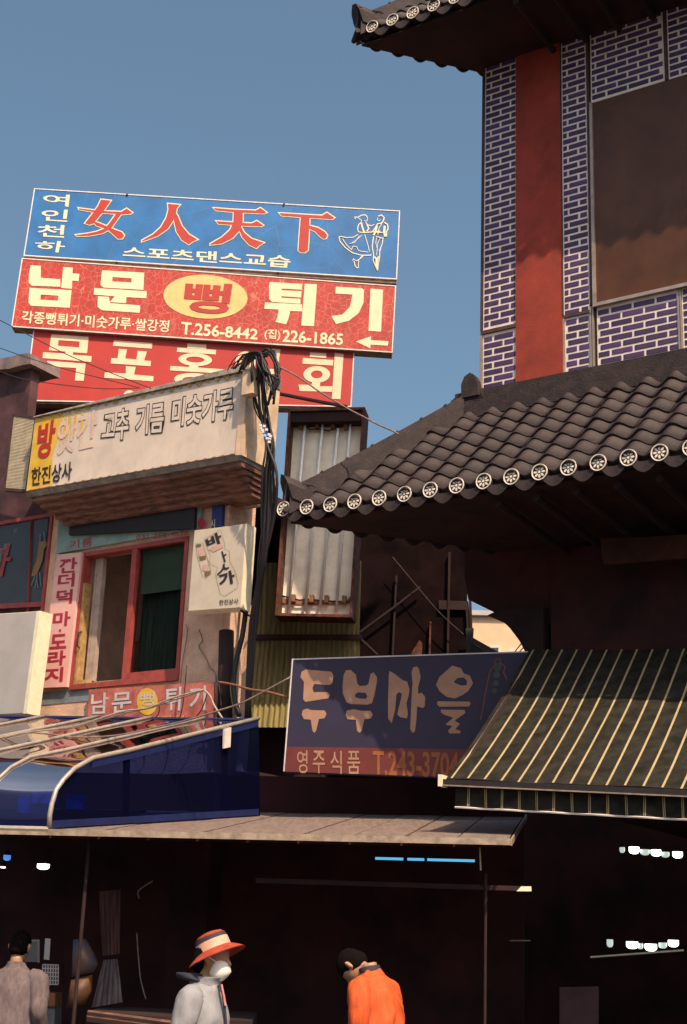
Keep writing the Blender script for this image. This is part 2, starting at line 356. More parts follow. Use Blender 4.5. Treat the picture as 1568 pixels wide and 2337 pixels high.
def shapes(name, groups, F, b, m, parent, step=0.0004, label=None, expand=0.0, per=None):
    if per:
        i = 0; r = None
        for k in per:
            r = shapes(name, groups[i:i+k], F, b, m, parent, step, label, expand); i += k
        return r
    """groups: list of lists of loops (a list = one filled shape with its holes), traced on the picture, laid on the plane of the sign"""
    mb = MB()
    for i, g in enumerate(groups):
        if expand: g = [expand_loop(g[0], expand)] + [expand_loop(h, -expand) for h in g[1:]]
        vs, fs = fill_loops(g)
        mb.add([F.px(x, y, b + i*step) for x, y in vs], fs)
    o = mb.build(name, m, parent, label=label)
    if len(groups) > 6: o['kind'] = 'stuff'
    return o
_tc = {}
def text_geo(s, weight):
    k = (s, weight)
    if k in _tc: return _tc[k]
    cu = bpy.data.curves.new('tmp', 'FONT'); cu.body = s; cu.offset = weight; cu.resolution_u = 3
    o = bpy.data.objects.new('tmp', cu); COL.objects.link(o)
    me = bpy.data.meshes.new_from_object(o.evaluated_get(bpy.context.evaluated_depsgraph_get()))
    xs = [v.co.x for v in me.vertices]; ys = [v.co.y for v in me.vertices]
    x0, x1, y0, y1 = min(xs), max(xs), min(ys), max(ys)
    vs = [((v.co.x-x0)/(x1-x0), (y1-v.co.y)/(y1-y0)) for v in me.vertices]; fs = [tuple(p.vertices) for p in me.polygons]
    bpy.data.objects.remove(o); bpy.data.curves.remove(cu); bpy.data.meshes.remove(me)
    _tc[k] = (vs, fs); return vs, fs
def text_on(mb, s, quad, F, b, weight=0.02):
    vs, fs = text_geo(s, weight); TL, TR, BR, BL = [V(q) for q in quad]
    pts = []
    for u, v in vs:
        p = (TL*(1-u)+TR*u)*(1-v) + (BL*(1-u)+BR*u)*v; pts.append(F.px(p.x, p.y, b))
    mb.add(pts, fs); return mb
def rect(x0, y0, x1, y1): return [(x0, y0), (x1, y0), (x1, y1), (x0, y1)]
def sign_slab(name, F, quad, b, thick, m, parent=None, label=None):
    return MB().slab([F.px(x, y, b) for x, y in quad], -F.out*thick).build(name, m, parent, label=label)
def edge_bars(name, F, quad, b, wd, dep, m, parent, sides='TRBL'):
    q = [F.px(x, y, b) for x, y in quad]; mb = MB(); i_ = dict(T=(0, 1), R=(1, 2), B=(2, 3), L=(3, 0))
    c = (q[0]+q[1]+q[2]+q[3])/4
    for s in sides:
        p, r = q[i_[s][0]], q[i_[s][1]]; d = (r-p).normalized(); n = F.out; inn = n.cross(d).normalized()*wd
        if (c-p).dot(inn) < 0: inn = -inn
        e = d*wd if s in 'TB' else d*0
        mb.slab([p+n*0.006-inn*0.5-e*0.5, r+n*0.006-inn*0.5+e*0.5, r+n*0.006+inn*0.5+e*0.5, p+n*0.006+inn*0.5-e*0.5] if s in 'TB' else [p+n*0.005-inn*0.5+d*wd*0.5, r+n*0.005-inn*0.5-d*wd*0.5, r+n*0.005+inn*0.5-d*wd*0.5, p+n*0.005+inn*0.5+d*wd*0.5], -n*dep)
    return mb.build(name, m, parent)

# ================================================================ SETTING
g = MB().add([V((-400, -400, 0)), V((400, -400, 0)), V((400, 900, 0)), V((-400, 900, 0))], [(0, 1, 2, 3)]).build('ground', M['asphalt'])
structure(g)
W0 = atY(1101, 500, 13.0)
H = Frame(W0, 33.5)           # hanok market building: a right along the wall, b out over the street

# ================================================================ HANOK-ROOFED BUILDING (right)
hb = thing('market_hall', H.P(1.5, -1, 0), 'two-storey market hall with curved tiled eaves, purple brick wall and red pillar', 'building')
ZB, ZT = 6.78, 10.62
AR = 5.6     # right end
core = MB(); core.prism([H.P(0, -0.02, ZT), H.P(AR, -0.02, ZT), H.P(AR, -3, ZT), H.P(2.5, -3, ZT)], V((0, 0, 6.0-ZT))); core.build('upper_wall', M['trimdark'], hb)
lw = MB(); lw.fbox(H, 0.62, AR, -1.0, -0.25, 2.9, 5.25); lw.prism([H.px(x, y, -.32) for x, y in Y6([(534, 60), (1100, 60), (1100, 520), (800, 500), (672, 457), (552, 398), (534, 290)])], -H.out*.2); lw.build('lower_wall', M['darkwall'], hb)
# ---- brick faced sheets
_bm = {}
def brick_mesh(wd, ht):
    k = (round(wd, 3), round(ht, 3))
    if k not in _bm:
        mb = MB(); F0 = Frame((0, 0), 33.5); c = 0.003
        o_ = [F0.P(0, 0, 0), F0.P(wd, 0, 0), F0.P(wd, 0, ht), F0.P(0, 0, ht)]; i_ = [F0.P(c, .005, c), F0.P(wd-c, .005, c), F0.P(wd-c, .005, ht-c), F0.P(c, .005, ht-c)]
        mb.add(o_+i_, [(4, 5, 6, 7), (0, 1, 5, 4), (1, 2, 6, 5), (2, 3, 7, 6), (3, 0, 4, 7)])
        me = bpy.data.meshes.new('brick'); me.from_pydata(mb.v, [], mb.f); me.materials.append(M['brick']); me.update(); _bm[k] = me
    return _bm[k]
BL_, BH_, MO = 0.225, 0.0725, 0.020
def brick_panel(a0, a1, z0, z1, ph=0.0, zo=0.0):
    p = MB().fbox(H, a0, a1, -0.02, 0.0, z0, z1).build('brick_panel', M['mortar'], hb)
    r = 0; z = z1 - 0.012 - zo
    while z > z0+0.03:
        zz0 = max(z0+0.004, z-(BH_-MO)); ht = z-zz0
        x = a0 - (0.5 if r % 2 else 0.0)*BL_ - ph
        while x < a1:
            s, e = max(x+MO, a0+0.012), min(x+BL_, a1-0.012)
            if e-s > 0.025 and ht > 0.015: inst('brick', brick_mesh(round(e-s, 2) if e-s < BL_-MO-0.01 else BL_-MO, ht if ht < BH_-MO-0.003 else BH_-MO), H.P(s, 0.0, zz0), p)
            x += BL_
        z -= BH_; r += 1
a = H.az
zj1 = a(1140, 752)[1]; zj2 = a(1316, 718)[1]
wl = 1.205; wz0 = 7.572; wz1 = 9.775; am = a(1552, 700)[0]
au = a(1521, 150)[0]
brick_panel(0.02, 0.385, zj1+0.02, ZT, 0.05)
brick_panel(0.02, 0.385, ZB-0.2, zj1-0.02, 0.12, 0.02)
brick_panel(0.895, 1.165, zj2+0.015, ZT, 0.06)
brick_panel(0.905, 1.165, ZB-0.2, zj2-0.015, 0.1, 0.01)
brick_panel(wl+0.01, au-0.02, wz1+0.005, ZT, 0.07, 0.02)
brick_panel(au+0.02, au+0.75, wz1+0.005, ZT, 0.12, 0.03)
brick_panel(wl+0.03, am-0.02, ZB-0.2, wz0-0.05, 0.1, 0.02)
brick_panel(am+0.02, am+0.75, ZB-0.2, wz0-0.05, 0.03, 0.0)
MB().fbox(H, 0.39, 0.887, -0.02, 0.022, ZB-0.25, ZT).build('red_pillar', M['redpillar'], hb)
def trim(a0, a1, z0, z1, d=0.014, m='alu', nm='trim'): return MB().fbox(H, a0, a1, -0.015, d, z0, z1).build(nm, M[m], hb)
trim(-0.012, 0.017, ZB-0.2, zj1-0.02, 0.016); trim(-0.010, 0.018, zj1+0.02, ZT, 0.010, 'trimdark')
trim(0.0, 0.388, zj1-0.019, zj1+0.019, 0.020, 'trimdark')
trim(0.888, 0.903, ZB-0.2, zj2-0.016, 0.016); trim(0.8885, 0.8945, zj2+0.02, ZT, 0.026, 'trimdark')
trim(0.889, 1.168, zj2-0.014, zj2+0.014, 0.018, 'trimdark')
trim(1.168, 1.182, ZB-0.2, wz0-0.03, 0.016); trim(1.190, 1.204, ZB-0.2, wz0-0.03, 0.016)
trim(1.1715, 1.200, wz0-0.01, ZT, 0.012, 'trimdark')
trim(am-0.017, am-0.003, ZB-0.2, wz0-0.052, 0.016); trim(am+0.003, am+0.017, ZB-0.2, wz0-0.052, 0.016)
trim(au-0.017, au+0.017, wz1+0.006, ZT, 0.010, 'trimdark')
# window with brown film
wn = MB().fbox(H, wl, AR-2.0, -0.018, 0.0, wz0-0.045, wz1).build('window', M['filmglass'], hb)
fr = MB(); fr.fbox(H, wl, wl+0.030, 0.001, 0.030, wz0-0.040, wz1-0.002); fr.fbox(H, wl+0.0301, AR-2.02, 0.001, 0.028, wz0-0.042, wz0-0.008)
fr.fbox(H, wl, AR-2.02, 0.001, 0.045, wz0-0.052, wz0-0.0425); fr.build('window_frame', M['alu'], wn)

# ---- tiled roofs
def wave(u, amp): return amp*math.cos(2*math.pi*u)
def tile_mesh(pitch, slope_vec, along, up, length, amp=0.034, n=12, thick=0.022, key=''):
    """one S-profile tile: along = eave direction, slope_vec = unit uphill; front lip thick"""
    nv = along.cross(slope_vec).normalized()
    if nv.z < 0: nv = -nv
    mb = MB(); fr_, bk, lo = [], [], []
    for i in range(n+1):
        u = i/n - 0.5; h = wave(u, amp)
        x = along*(pitch*u)
        fr_.append(x + nv*(h+thick)); bk.append(x + slope_vec*length + nv*(h*0.9+0.002)); lo.append(x + nv*(h-0.004) + slope_vec*0.004)
    k = n+1
    fs = []
    for i in range(n):
        fs += [(i, i+1, k+i+1, k+i), (2*k+i, 2*k+i+1, i+1, i)]
    mb.add(fr_+bk+lo, fs)
    me = bpy.data.meshes.new('roof_tile'); me.from_pydata(mb.v, [], mb.f); me.materials.append(M['tile']); me.update()
    for p in me.polygons: p.use_smooth = (p.index % 2 == 0)
    return me
def flower_parts(out, along, up, r):
    """round eave tile with eight-petal flower; returns disc mesh and motif mesh"""
    d = MB(); n = 20
    d.rings([(-out*0.10, along*r, up*r), (out*0.0, along*r, up*r), (out*0.004, along*r*0.96, up*r*0.96)], n)
    m_ = MB()
    def P(x, y, o=0.008): return along*x + up*y + out*o
    k = 24; ro_, ri = r*1.0, r*0.865
    ring = [P(ro_*math.cos(2*math.pi*i/k), ro_*math.sin(2*math.pi*i/k), 0.003) for i in range(k)] + [P(ro_*.98*math.cos(2*math.pi*i/k), ro_*.98*math.sin(2*math.pi*i/k), 0.011) for i in range(k)] + [P(ri*math.cos(2*math.pi*i/k), ri*math.sin(2*math.pi*i/k), 0.010) for i in range(k)] + [P(ri*.98*math.cos(2*math.pi*i/k), ri*.98*math.sin(2*math.pi*i/k), 0.004) for i in range(k)]
    fs = []
    for q in range(3):
        for i in range(k): fs.append((q*k+i, q*k+(i+1) % k, (q+1)*k+(i+1) % k, (q+1)*k+i))
    m_.add(ring, fs)
    for j in range(8):
        t = 2*math.pi*j/8; c, s_ = math.cos(t), math.sin(t)
        lp = []
        for (x, y) in ((0.24, 0), (0.34, 0.085), (0.50, 0.125), (0.64, 0.10), (0.75, 0), (0.64, -0.10), (0.50, -0.125), (0.34, -0.085)):
            lp.append((r*(x*c-y*s_), r*(x*s_+y*c)))
        top = [P(x, y, 0.010) for x, y in lp]; bot = [P(x, y, 0.004) for x, y in lp]
        m_.add(top+bot, [tuple(range(8))]+[(i, (i+1) % 8, 8+(i+1) % 8, 8+i) for i in range(8)])
    m_.add([P(r*.17*math.cos(2*math.pi*i/10), r*.17*math.sin(2*math.pi*i/10), 0.011) for i in range(10)], [tuple(range(10))])
    out_ = []
    for nm, mb, mt in (('eave_disc', d, 'eavedark'), ('flower_motif', m_, 'motif')):
        me = bpy.data.meshes.new(nm); me.from_pydata(mb.v, [], mb.f); me.materials.append(M[mt]); me.update(); out_.append(me)
    return out_
def drip_mesh(out, along, up, pitch):
    """curved drip tile between two discs"""
    mb = MB(); n = 10; top, bot, tb, bb = [], [], [], []
    for i in range(n+1):
        u = i/n-0.5; x = along*(u*pitch*0.98); h = -0.055+0.030*(1-math.cos(2*math.pi*u)) if False else -0.035*math.cos(math.pi*u)*1.0
        d = -0.012-0.118*(math.cos(math.pi*u)**0.8)
        top.append(x+up*(h)); bot.append(x+up*d+out*0.012); tb.append(x+up*h-out*0.02); bb.append(x+up*d-out*0.008)
    k = n+1; fs = []
    for i in range(n): fs += [(k+i, k+i+1, i+1, i), (2*k+i, 2*k+i+1, 3*k+i+1, 3*k+i), (i, i+1, 2*k+i+1, 2*k+i), (3*k+i, 3*k+i+1, k+i+1, k+i)]
    mb.add(top+bot+tb+bb, fs)
    me = bpy.data.meshes.new('drip_tile'); me.from_pydata(mb.v, [], mb.f); me.materials.append(M['eavedark']); me.update(); return me

def hip_roof(b_e, z_e, b_r, z_r, a_ref, pitch, rise, rows, aend, disc_r, side_rows, nm, side_len=3.4, maxa=None):
    """hipped corner of a tiled roof: front eave at b_e, its ridge at b_r; corner where a = -b_e"""
    rt = MB()
    run = b_e-b_r; hz = z_r-z_e
    def lift(a_): # upward curve towards the corner
        t = max(0.0, 1-(a_+b_e)/1.3); return rise*t*t
    sl = V(H.out*-run + V((0, 0, hz))); L = sl.length; slope = sl.normalized(); along = H.ra.copy(); nv = along.cross(slope).normalized()
    if nv.z < 0: nv = -nv
    # roof underlay as a solid wedge; the flank runs off at a sharp angle
    root = MB(); t_ = 0.05
    sd_ = lambda m, f=0.0: (-b_e+0.649*m+f*(b_e-b_r)*1.0, b_e-0.761*m-f*(b_e-b_r)*1.0)
    mE = side_len
    root.prism([H.P(-b_e+0.03, b_e-0.03, z_e-0.03+lift(-b_e)), H.P(aend, b_e-0.03, z_e-0.03), H.P(aend, b_r, z_r-0.03), H.P(-b_r, b_r, z_r-0.03)], V((0, 0, -t_)))
    c0, c1 = sd_(0), sd_(mE)
    root.prism([H.P(c1[0]+.03, c1[1], z_e-0.03), H.P(c0[0]+.03, c0[1]-.02, z_e-0.03+lift(-b_e)), H.P(-b_r, b_r, z_r-0.04), H.P(-b_r+0.649*mE*.55, b_r-0.761*mE*.55, z_r-0.04)], V((0.0, 0, -t_)))
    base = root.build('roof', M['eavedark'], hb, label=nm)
    rl = L/rows; tl = rl*1.22
    tm = tile_mesh(pitch, slope, along, None, tl)
    k0 = int((a_ref+b_e)/pitch)
    acols = []
    c = a_ref - k0*pitch
    while c < aend: acols.append(c); c += pitch
    nrows = rows if maxa is None else maxa
    for r in range(nrows):
        f = r/rows; bb = b_e - run*f; aleft = -b_e + (b_e-b_r)*f
        for c in acols:
            if c-pitch*0.55 < aleft - 0.04 or c < aleft: continue
            o = inst('roof_tile', tm, H.P(c, bb, z_e+hz*f+lift(c)*(1-f)) + nv*(0.012+random.uniform(-.004, .004)) + slope*random.uniform(-.007, .007), base); o.rotation_euler = (random.uniform(-.012, .012), random.uniform(-.012, .012), random.uniform(-.02, .02))
    dm, fm = flower_parts(H.out, H.ra, V((0, 0, 1)), disc_r)
    dr = drip_mesh(H.out, H.ra, V((0, 0, 1)), pitch)
    for c in acols:
        zc = z_e + lift(c)
        o = inst('eave_disc', dm, H.P(c, b_e+0.02, zc), base); inst('flower_motif', fm, H.P(c, b_e+0.02, zc), o)
        inst('drip_tile', dr, H.P(c+pitch/2, b_e+0.012, zc-0.012), base)
    # flank eave: discs, drips and tiles seen from below
    wv = H.ra*0.649 - H.out*0.761; nrm_ = -(H.ra*0.761 + H.out*0.649)
    tm2 = tile_mesh(pitch, (-nrm_*.45+V((0, 0, 1))).normalized(), wv, None, tl)
    dm2, fm2 = flower_parts(nrm_, wv, V((0, 0, 1)), disc_r)
    dr2 = drip_mesh(nrm_, wv, V((0, 0, 1)), pitch)
    j = 0; m_ = 0.12
    while m_ < side_len-0.1:
        aa, bb = sd_(m_); zz = z_e + lift(-b_e)*max(0, 1-m_/1.3)**2
        inst('roof_tile', tm2, H.P(aa, bb, zz)+V((0, 0, 0.012)), base)
        o = inst('eave_disc', dm2, H.P(aa, bb, zz)+nrm_*.02, base)
        if j < 2: inst('flower_motif', fm2, H.P(aa, bb, zz)+nrm_*.02, o)
        a2, b2 = sd_(m_+pitch/2); inst('drip_tile', dr2, H.P(a2, b2, zz-0.012)+nrm_*.012, base)
        m_ += pitch; j += 1
    # hip ridge: stacked, rising at the tip
    pts = []; n = 14
    for i in range(n+1):
        f = i/n; bq = b_e-0.03-(b_e-b_r-0.03)*f
        pts.append(H.P(-bq, bq, z_e+hz*f + lift(-b_e)*(1-f)**2 + 0.02 + 0.10*max(0, 0.12-f)))
    dvec = (pts[-1]-pts[0]).normalized(); side = dvec.cross(V((0, 0, 1))).normalized()
    hip = MB()
    for (w_, h0, h1) in ((0.105, -0.10, 0.075), (0.085, 0.0755, 0.125), (0.068, 0.1255, 0.170)):
        vs = []; fs = []
        for p in pts: vs += [p-side*w_+V((0, 0, h0)), p+side*w_+V((0, 0, h0)), p+side*w_+V((0, 0, h1)), p-side*w_+V((0, 0, h1))]
        for i in range(n):
            for q in range(4): fs.append((4*i+q, 4*i+(q+1) % 4, 4*i+4+(q+1) % 4, 4*i+4+q))
        fs += [(3, 2, 1, 0), tuple(4*n+q for q in range(4))]
        hip.add(vs, fs)
    for i in range(0, n):    # small caps every course
        p = pts[i].lerp(pts[i+1], 0.5)+V((0, 0, 0.172)); hip.tube([p-side*0.072+dvec*0, p+side*0.072], 0.013, 6) if i % 2 == 0 else None
    hip.build('hip_ridge', M['ridge'], base)
    # end tile standing at the tip, leaning out
    o_ = (H.out*1.0 - H.ra*1.0).normalized(); s2 = side; up = (V((0, 0, 1))*0.93 + o_*0.36).normalized(); tp = pts[0]+V((0, 0, 0.05)) - o_*0.02
    prof = [(-0.12, 0.0), (0.12, 0.0), (0.135, 0.15), (0.10, 0.235), (0.0, 0.285), (-0.10, 0.235), (-0.135, 0.15)]
    et = MB().prism([tp + s2*x + up*y for x, y in prof], -o_*0.17 + V((0, 0, -0.05)))
    prof2 = [(x*0.72, 0.035+y*0.76) for x, y in prof]
    eo = et.build('end_tile', M['ridge'], base); MB().prism([tp+s2*x+up*y+o_*0.014 for x, y in prof2], -o_*0.0135).build('tile_relief', M['eavedark'], eo)
    # ribbed under-tip
    ut = MB()
    for i in range(6):
        p = pts[0] + o_*(0.03-0.05*i) + V((0, 0, -0.055+0.004*i)); ut.tube([p-s2*(0.10), p+s2*(0.10)], 0.028, 8)
    ut.build('corner_cap', M['ridge'], base)
    return base, lift
low, lift1 = hip_roof(1.35, 5.43, 0.14, 6.62, 2.319, 0.2605, 0.05, 8, 5.3, 0.073, 2, 'lower hipped roof with wavy grey-brown tiles')
upr, lift2 = hip_roof(1.0, 10.742, -0.25, 12.0, -0.525, 0.2440, 0.03, 8, 5.3, 0.070, 2, 'upper roof corner seen from below', side_len=1.55, maxa=4)
# ridge under the wall
rg = MB()
for (b1, z0, z1) in ((0.22, 6.55, 6.66), (0.19, 6.6605, 6.74), (0.16, 6.7405, 6.81), (0.13, 6.8105, 6.865)):
    rg.fbox(H, -0.22, AR-0.2, 0.03, b1, z0, z1)
for i in range(20):
    aa = -0.2+i*0.30; rg.fbox(H, aa, aa+0.004, 0.15, 0.164, 6.745, 6.808)
rg.build('wall_ridge', M['ridge'], low)
rc = MB(); rc.tube([H.P(-0.24, 0.10, 6.74), H.P(-0.08, 0.10, 6.78), H.P(0.10, 0.10, 6.80)], [0.075, 0.08, 0.08], 12)
rc.build('ridge_end_roll', M['ridge'], low)
te = MB().prism([H.P(-0.02+x, 0.20, 6.84+y) for x, y in ((-0.09, -0.06), (0.10, -0.06), (0.075, 0.10), (0.045, 0.16), (0.0, 0.19), (-0.06, 0.16), (-0.095, 0.08))], -H.out*0.09)
te.build('end_tile', M['ridge'], low)
# soffits
def soffit(b_e, z_, lift, drop, mE, tail):
    lf = lift(-b_e); s = MB()
    s.prism([H.P(-b_e+0.06, b_e-0.05, z_+lf), H.P(AR, b_e-0.05, z_), H.P(AR, -.3, z_-drop), H.P(tail[0], tail[1], z_-drop), H.P(-b_e+0.649*mE+.05, b_e-0.761*mE, z_)], V((0, 0, 0.02)))
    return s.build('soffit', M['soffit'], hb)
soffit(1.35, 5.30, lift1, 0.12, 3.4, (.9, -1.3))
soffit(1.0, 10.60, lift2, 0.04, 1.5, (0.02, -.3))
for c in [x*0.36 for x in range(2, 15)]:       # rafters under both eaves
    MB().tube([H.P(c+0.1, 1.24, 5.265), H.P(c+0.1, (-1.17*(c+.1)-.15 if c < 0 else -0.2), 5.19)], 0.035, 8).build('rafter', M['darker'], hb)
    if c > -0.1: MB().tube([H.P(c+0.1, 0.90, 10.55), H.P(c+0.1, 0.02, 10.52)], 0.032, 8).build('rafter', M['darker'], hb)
# dim carved board under the lower eave on the right
bd = MB().prism([H.px(x, y, 0.15) for x, y in Y6([(1165, 115), (1568, 95), (1568, 205), (1180, 235)])], -H.out*0.04)
bp_ = bd.build('eave_signboard', M['brownboard'], hb)
#
# dark curved bracket right of the sky gap
br = MB().prism([H.px(x, y, -0.22) for x, y in Y6([(640, 470), (672, 456), (720, 440), (900, 430), (900, 660), (826, 660), (790, 590), (745, 530), (700, 487), (665, 478)])], -H.out*0.3)
br.build('corner_bracket', M['darker'], hb)

# ================================================================ BILLBOARDS on the roof frame
S = Frame(atY(480, 700, 16.9), 1.0)
# blue dance sign
def billboard(name, label, quad, b, thick, face_m, edge_m, rail=.05):
    c = S.px(sum(q[0] for q in quad)/4, max(q[1] for q in quad), b)
    t = thing(name, c, label, 'sign', 'billboards stacked on the roof frame')
    sign_slab('panel', S, quad, b, thick, face_m, t)
    # underside edge as sheet metal rim
    edge_bars('rim', S, quad, b, 0.014, 0.03, edge_m, t)
    q = [S.px(x, y, b) for x, y in quad]
    mb = MB(); dn = V((0, 0, -rail))
    mb.slab([q[3]+V((0, 0, -0.0115))-S.out*0.02, q[2]+V((0, 0, -0.0115))-S.out*0.02, q[2]+dn-S.out*0.02, q[3]+dn-S.out*0.02], -S.out*0.16)
    mb.build('bottom_rail', M['signedge'], t)
    return t
t = billboard('billboard', 'blue billboard with four red Chinese characters and a line drawing of a dancing couple', [(79, 431), (912, 482), (905, 637), (55, 583)], 0.0, 0.14, M['blue'], M['whiteedge'])
hz_f = [
 [Z1([(722, 152), (792, 160), (740, 235), (668, 322), (640, 332), (608, 320), (655, 262), (700, 200)])],
 [Z1([(665, 308), (705, 318), (790, 355), (870, 385), (888, 408), (874, 430), (845, 432), (800, 392), (765, 362), (690, 338)])],
 [Z1([(562, 214), (700, 232), (868, 240), (905, 216), (946, 245), (930, 254), (865, 258), (820, 253), (700, 245), (565, 222)])],
 [Z1([(830, 252), (812, 280), (775, 330), (740, 362), (690, 382), (620, 396), (543, 405), (550, 412), (640, 410), (735, 392), (795, 358), (835, 300), (868, 254)])],
 [Z1([(1200, 182), (1285, 190), (1265, 215), (1258, 250), (1240, 300), (1200, 360), (1130, 410), (1015, 452), (1015, 445), (1095, 400), (1150, 350), (1190, 280), (1205, 220)])],
 [Z1([(1248, 232), (1272, 270), (1300, 340), (1350, 400), (1412, 438), (1380, 450), (1350, 472), (1300, 440), (1262, 380), (1244, 300)])],
 [Z2([(60, 168), (200, 180), (370, 187), (405, 168), (450, 202), (430, 209), (230, 200), (75, 185)])],
 [Z2([(80, 266), (340, 282), (378, 264), (425, 296), (415, 303), (300, 300), (95, 285)])],
 [Z2([(208, 195), (275, 200), (275, 270), (255, 330), (200, 390), (120, 430), (35, 440), (35, 433), (120, 385), (180, 330), (205, 270)])],
 [Z2([(262, 310), (285, 350), (340, 395), (430, 425), (395, 445), (375, 465), (320, 438), (272, 385), (248, 330)])],
 [Z2([(545, 206), (860, 225), (895, 203), (950, 240), (935, 250), (760, 240), (560, 224)])],
 [Z2([(703, 232), (768, 236), (762, 380), (755, 480), (735, 495), (700, 495), (685, 480), (692, 380)])],
 [Z2([(766, 298), (830, 315), (880, 345), (898, 370), (890, 392), (868, 395), (845, 378), (810, 342), (766, 320)])]]
shapes('character_outline', hz_f, S, 0.004, M['cream'], t, 0.0003, expand=2.2, per=(4, 2, 4, 3))
shapes('red_character', hz_f, S, 0.007, M['redink'], t, 0.0003, per=(4, 2, 4, 3))
mb = MB()
for ch, q in (('여', [(305, 118), (500, 118), (490, 205), (312, 175)]), ('인', [(298, 225), (492, 225), (480, 312), (295, 300)]), ('천', [(268, 335), (468, 335), (458, 425), (268, 415)]), ('하', [(248, 450), (475, 450), (450, 535), (262, 515)])):
    text_on(mb, ch, Z1(q), S, 0.004, 0.012)
text_on(mb, '스포츠댄스교습', Z1([(880, 486), (1570, 524), (1570, 610), (878, 566)])[:1]+Z2([(630, 522), (622, 612)])+Z1([(878, 562)]), S, 0.004, 0.018)
stuff(mb.build('cream_lettering', M['cream'], t))
dn = [ # dancing couple drawn in strokes
 ([(1105, 250), (1100, 235), (1125, 238), (1150, 222), (1180, 220), (1192, 232)], 7), ([(1192, 232), (1196, 250), (1188, 268), (1172, 262)], 5), ([(1130, 245), (1150, 258), (1150, 275)], 5),
 ([(1150, 275), (1130, 290), (1122, 320), (1128, 345), (1160, 350), (1250, 345), (1290, 340)], 7), ([(1180, 275), (1200, 295), (1225, 300), (1245, 290)], 6), ([(1150, 280), (1160, 320), (1170, 345)], 12), ([(1190, 290), (1205, 320), (1190, 340)], 10),
 ([(1125, 365), (1090, 385), (1040, 388), (1000, 378), (985, 382)], 6), ([(985, 382), (992, 415), (1030, 460), (1085, 500), (1150, 518), (1220, 518), (1222, 510)], 7), ([(1175, 365), (1195, 430), (1210, 490)], 5), ([(1155, 368), (1120, 400), (1075, 430)], 4), ([(1010, 395), (1040, 440), (1075, 475)], 5), ([(1075, 480), (1090, 450), (1115, 455), (1130, 485), (1200, 495)], 5), ([(1135, 375), (1100, 425), (1060, 432)], 4),
 ([(1165, 520), (1140, 545), (1115, 560), (1090, 545), (1085, 560)], 6), ([(1155, 520), (1130, 555), (1128, 585), (1128, 610)], 5), ([(1095, 560), (1105, 600), (1120, 612), (1132, 605)], 7),
 ([(1275, 228), (1300, 222), (1318, 240), (1312, 262), (1300, 280)], 9), ([(1272, 240), (1268, 258), (1280, 265), (1290, 255)], 5), ([(1300, 282), (1270, 285), (1250, 320), (1232, 340)], 8), ([(1320, 275), (1342, 290), (1348, 320), (1335, 345), (1335, 380)], 9), ([(1265, 300), (1255, 340), (1240, 370)], 14), ([(1322, 300), (1318, 345), (1325, 380)], 16), ([(1300, 285), (1280, 320), (1270, 365)], 5), ([(1230, 345), (1300, 350), (1330, 342)], 6),
 ([(1240, 378), (1230, 450), (1240, 515), (1238, 560), (1258, 605), (1270, 630)], 7), ([(1310, 385), (1305, 430), (1285, 480), (1285, 530), (1275, 580), (1270, 628)], 6), ([(1262, 385), (1256, 430), (1270, 480)], 4), ([(1290, 390), (1270, 430), (1262, 520)], 4), ([(1245, 530), (1262, 545), (1260, 590), (1270, 610)], 14), ([(1275, 525), (1268, 560), (1265, 600)], 9), ([(1300, 440), (1285, 500)], 4), ([(1258, 378), (1310, 392)], 5)]
shapes('dancing_couple', [[Z2(ribbon(p, w_))] for p, w_ in dn], S, 0.004, M['cream'], t, 0.0002)
# red puffed-grain sign
t = billboard('billboard', 'cracked red billboard with large cream Korean letters round a pale orange oval and an arrow', [(51, 590), (903, 653), (895, 804), (27, 745)], 0.03, 0.055, M['red'], M['whiteedge'], .0125)
big = [
 [Z1([(220, 622), (292, 626), (292, 712), (430, 722), (432, 776), (228, 768), (205, 748), (206, 690)])],
 [Z1([(452, 634), (520, 640), (518, 680), (568, 684), (562, 735), (516, 732), (514, 790), (438, 785)])],
 [Z1([(210, 784), (512, 801), (498, 926), (222, 912), (203, 890)]), Z1([(292, 832), (418, 840), (414, 876), (288, 868)])],
 [Z1([(730, 658), (1032, 675), (1025, 798), (740, 782), (718, 762)]), Z1([(805, 706), (942, 716), (940, 746), (802, 738)])],
 [Z1([(675, 785), (1050, 808), (1046, 858), (904, 850), (900, 893), (784, 886), (820, 844), (670, 832)])],
 [Z1([(700, 844), (778, 848), (786, 893), (1002, 909), (998, 962), (730, 944), (697, 920)])],
 [Z2([(475, 715), (715, 730), (710, 772), (562, 764), (562, 776), (708, 784), (705, 830), (560, 820), (560, 832), (700, 840), (700, 876), (490, 862), (470, 840), (468, 740)])],
 [Z2([(440, 866), (712, 880), (712, 932), (625, 930), (612, 985), (595, 1028), (515, 1010), (530, 975), (540, 918), (433, 914)])],
 [Z2([(732, 728), (822, 733), (800, 1042), (706, 1036)])],
 [Z2([(962, 750), (1155, 762), (1170, 775), (1165, 870), (1130, 945), (1060, 1000), (965, 1026), (928, 968), (1010, 955), (1065, 900), (1085, 808), (958, 800)])],
 [Z2([(1218, 764), (1310, 772), (1295, 1082), (1202, 1076)])],
 [Z2([(1110, 1155), (1222, 1115), (1220, 1145), (1350, 1152), (1345, 1185), (1218, 1178), (1215, 1205)])]]
shapes('large_letter', big, S, 0.034, M['cream'], t, 0.0003, per=(3, 3, 3, 2, 1))
shapes('oval_badge', [[ellipse(469, 677, 96, 50, 40, R_(3))]], S, 0.034, M['orange'], t)
mb = MB(); text_on(mb, '뻥', [(424, 642), (532, 648), (521, 718), (416, 711)], S, 0.040, 0.032); mb.build('badge_letter', M['redink'], t)
mb = MB()
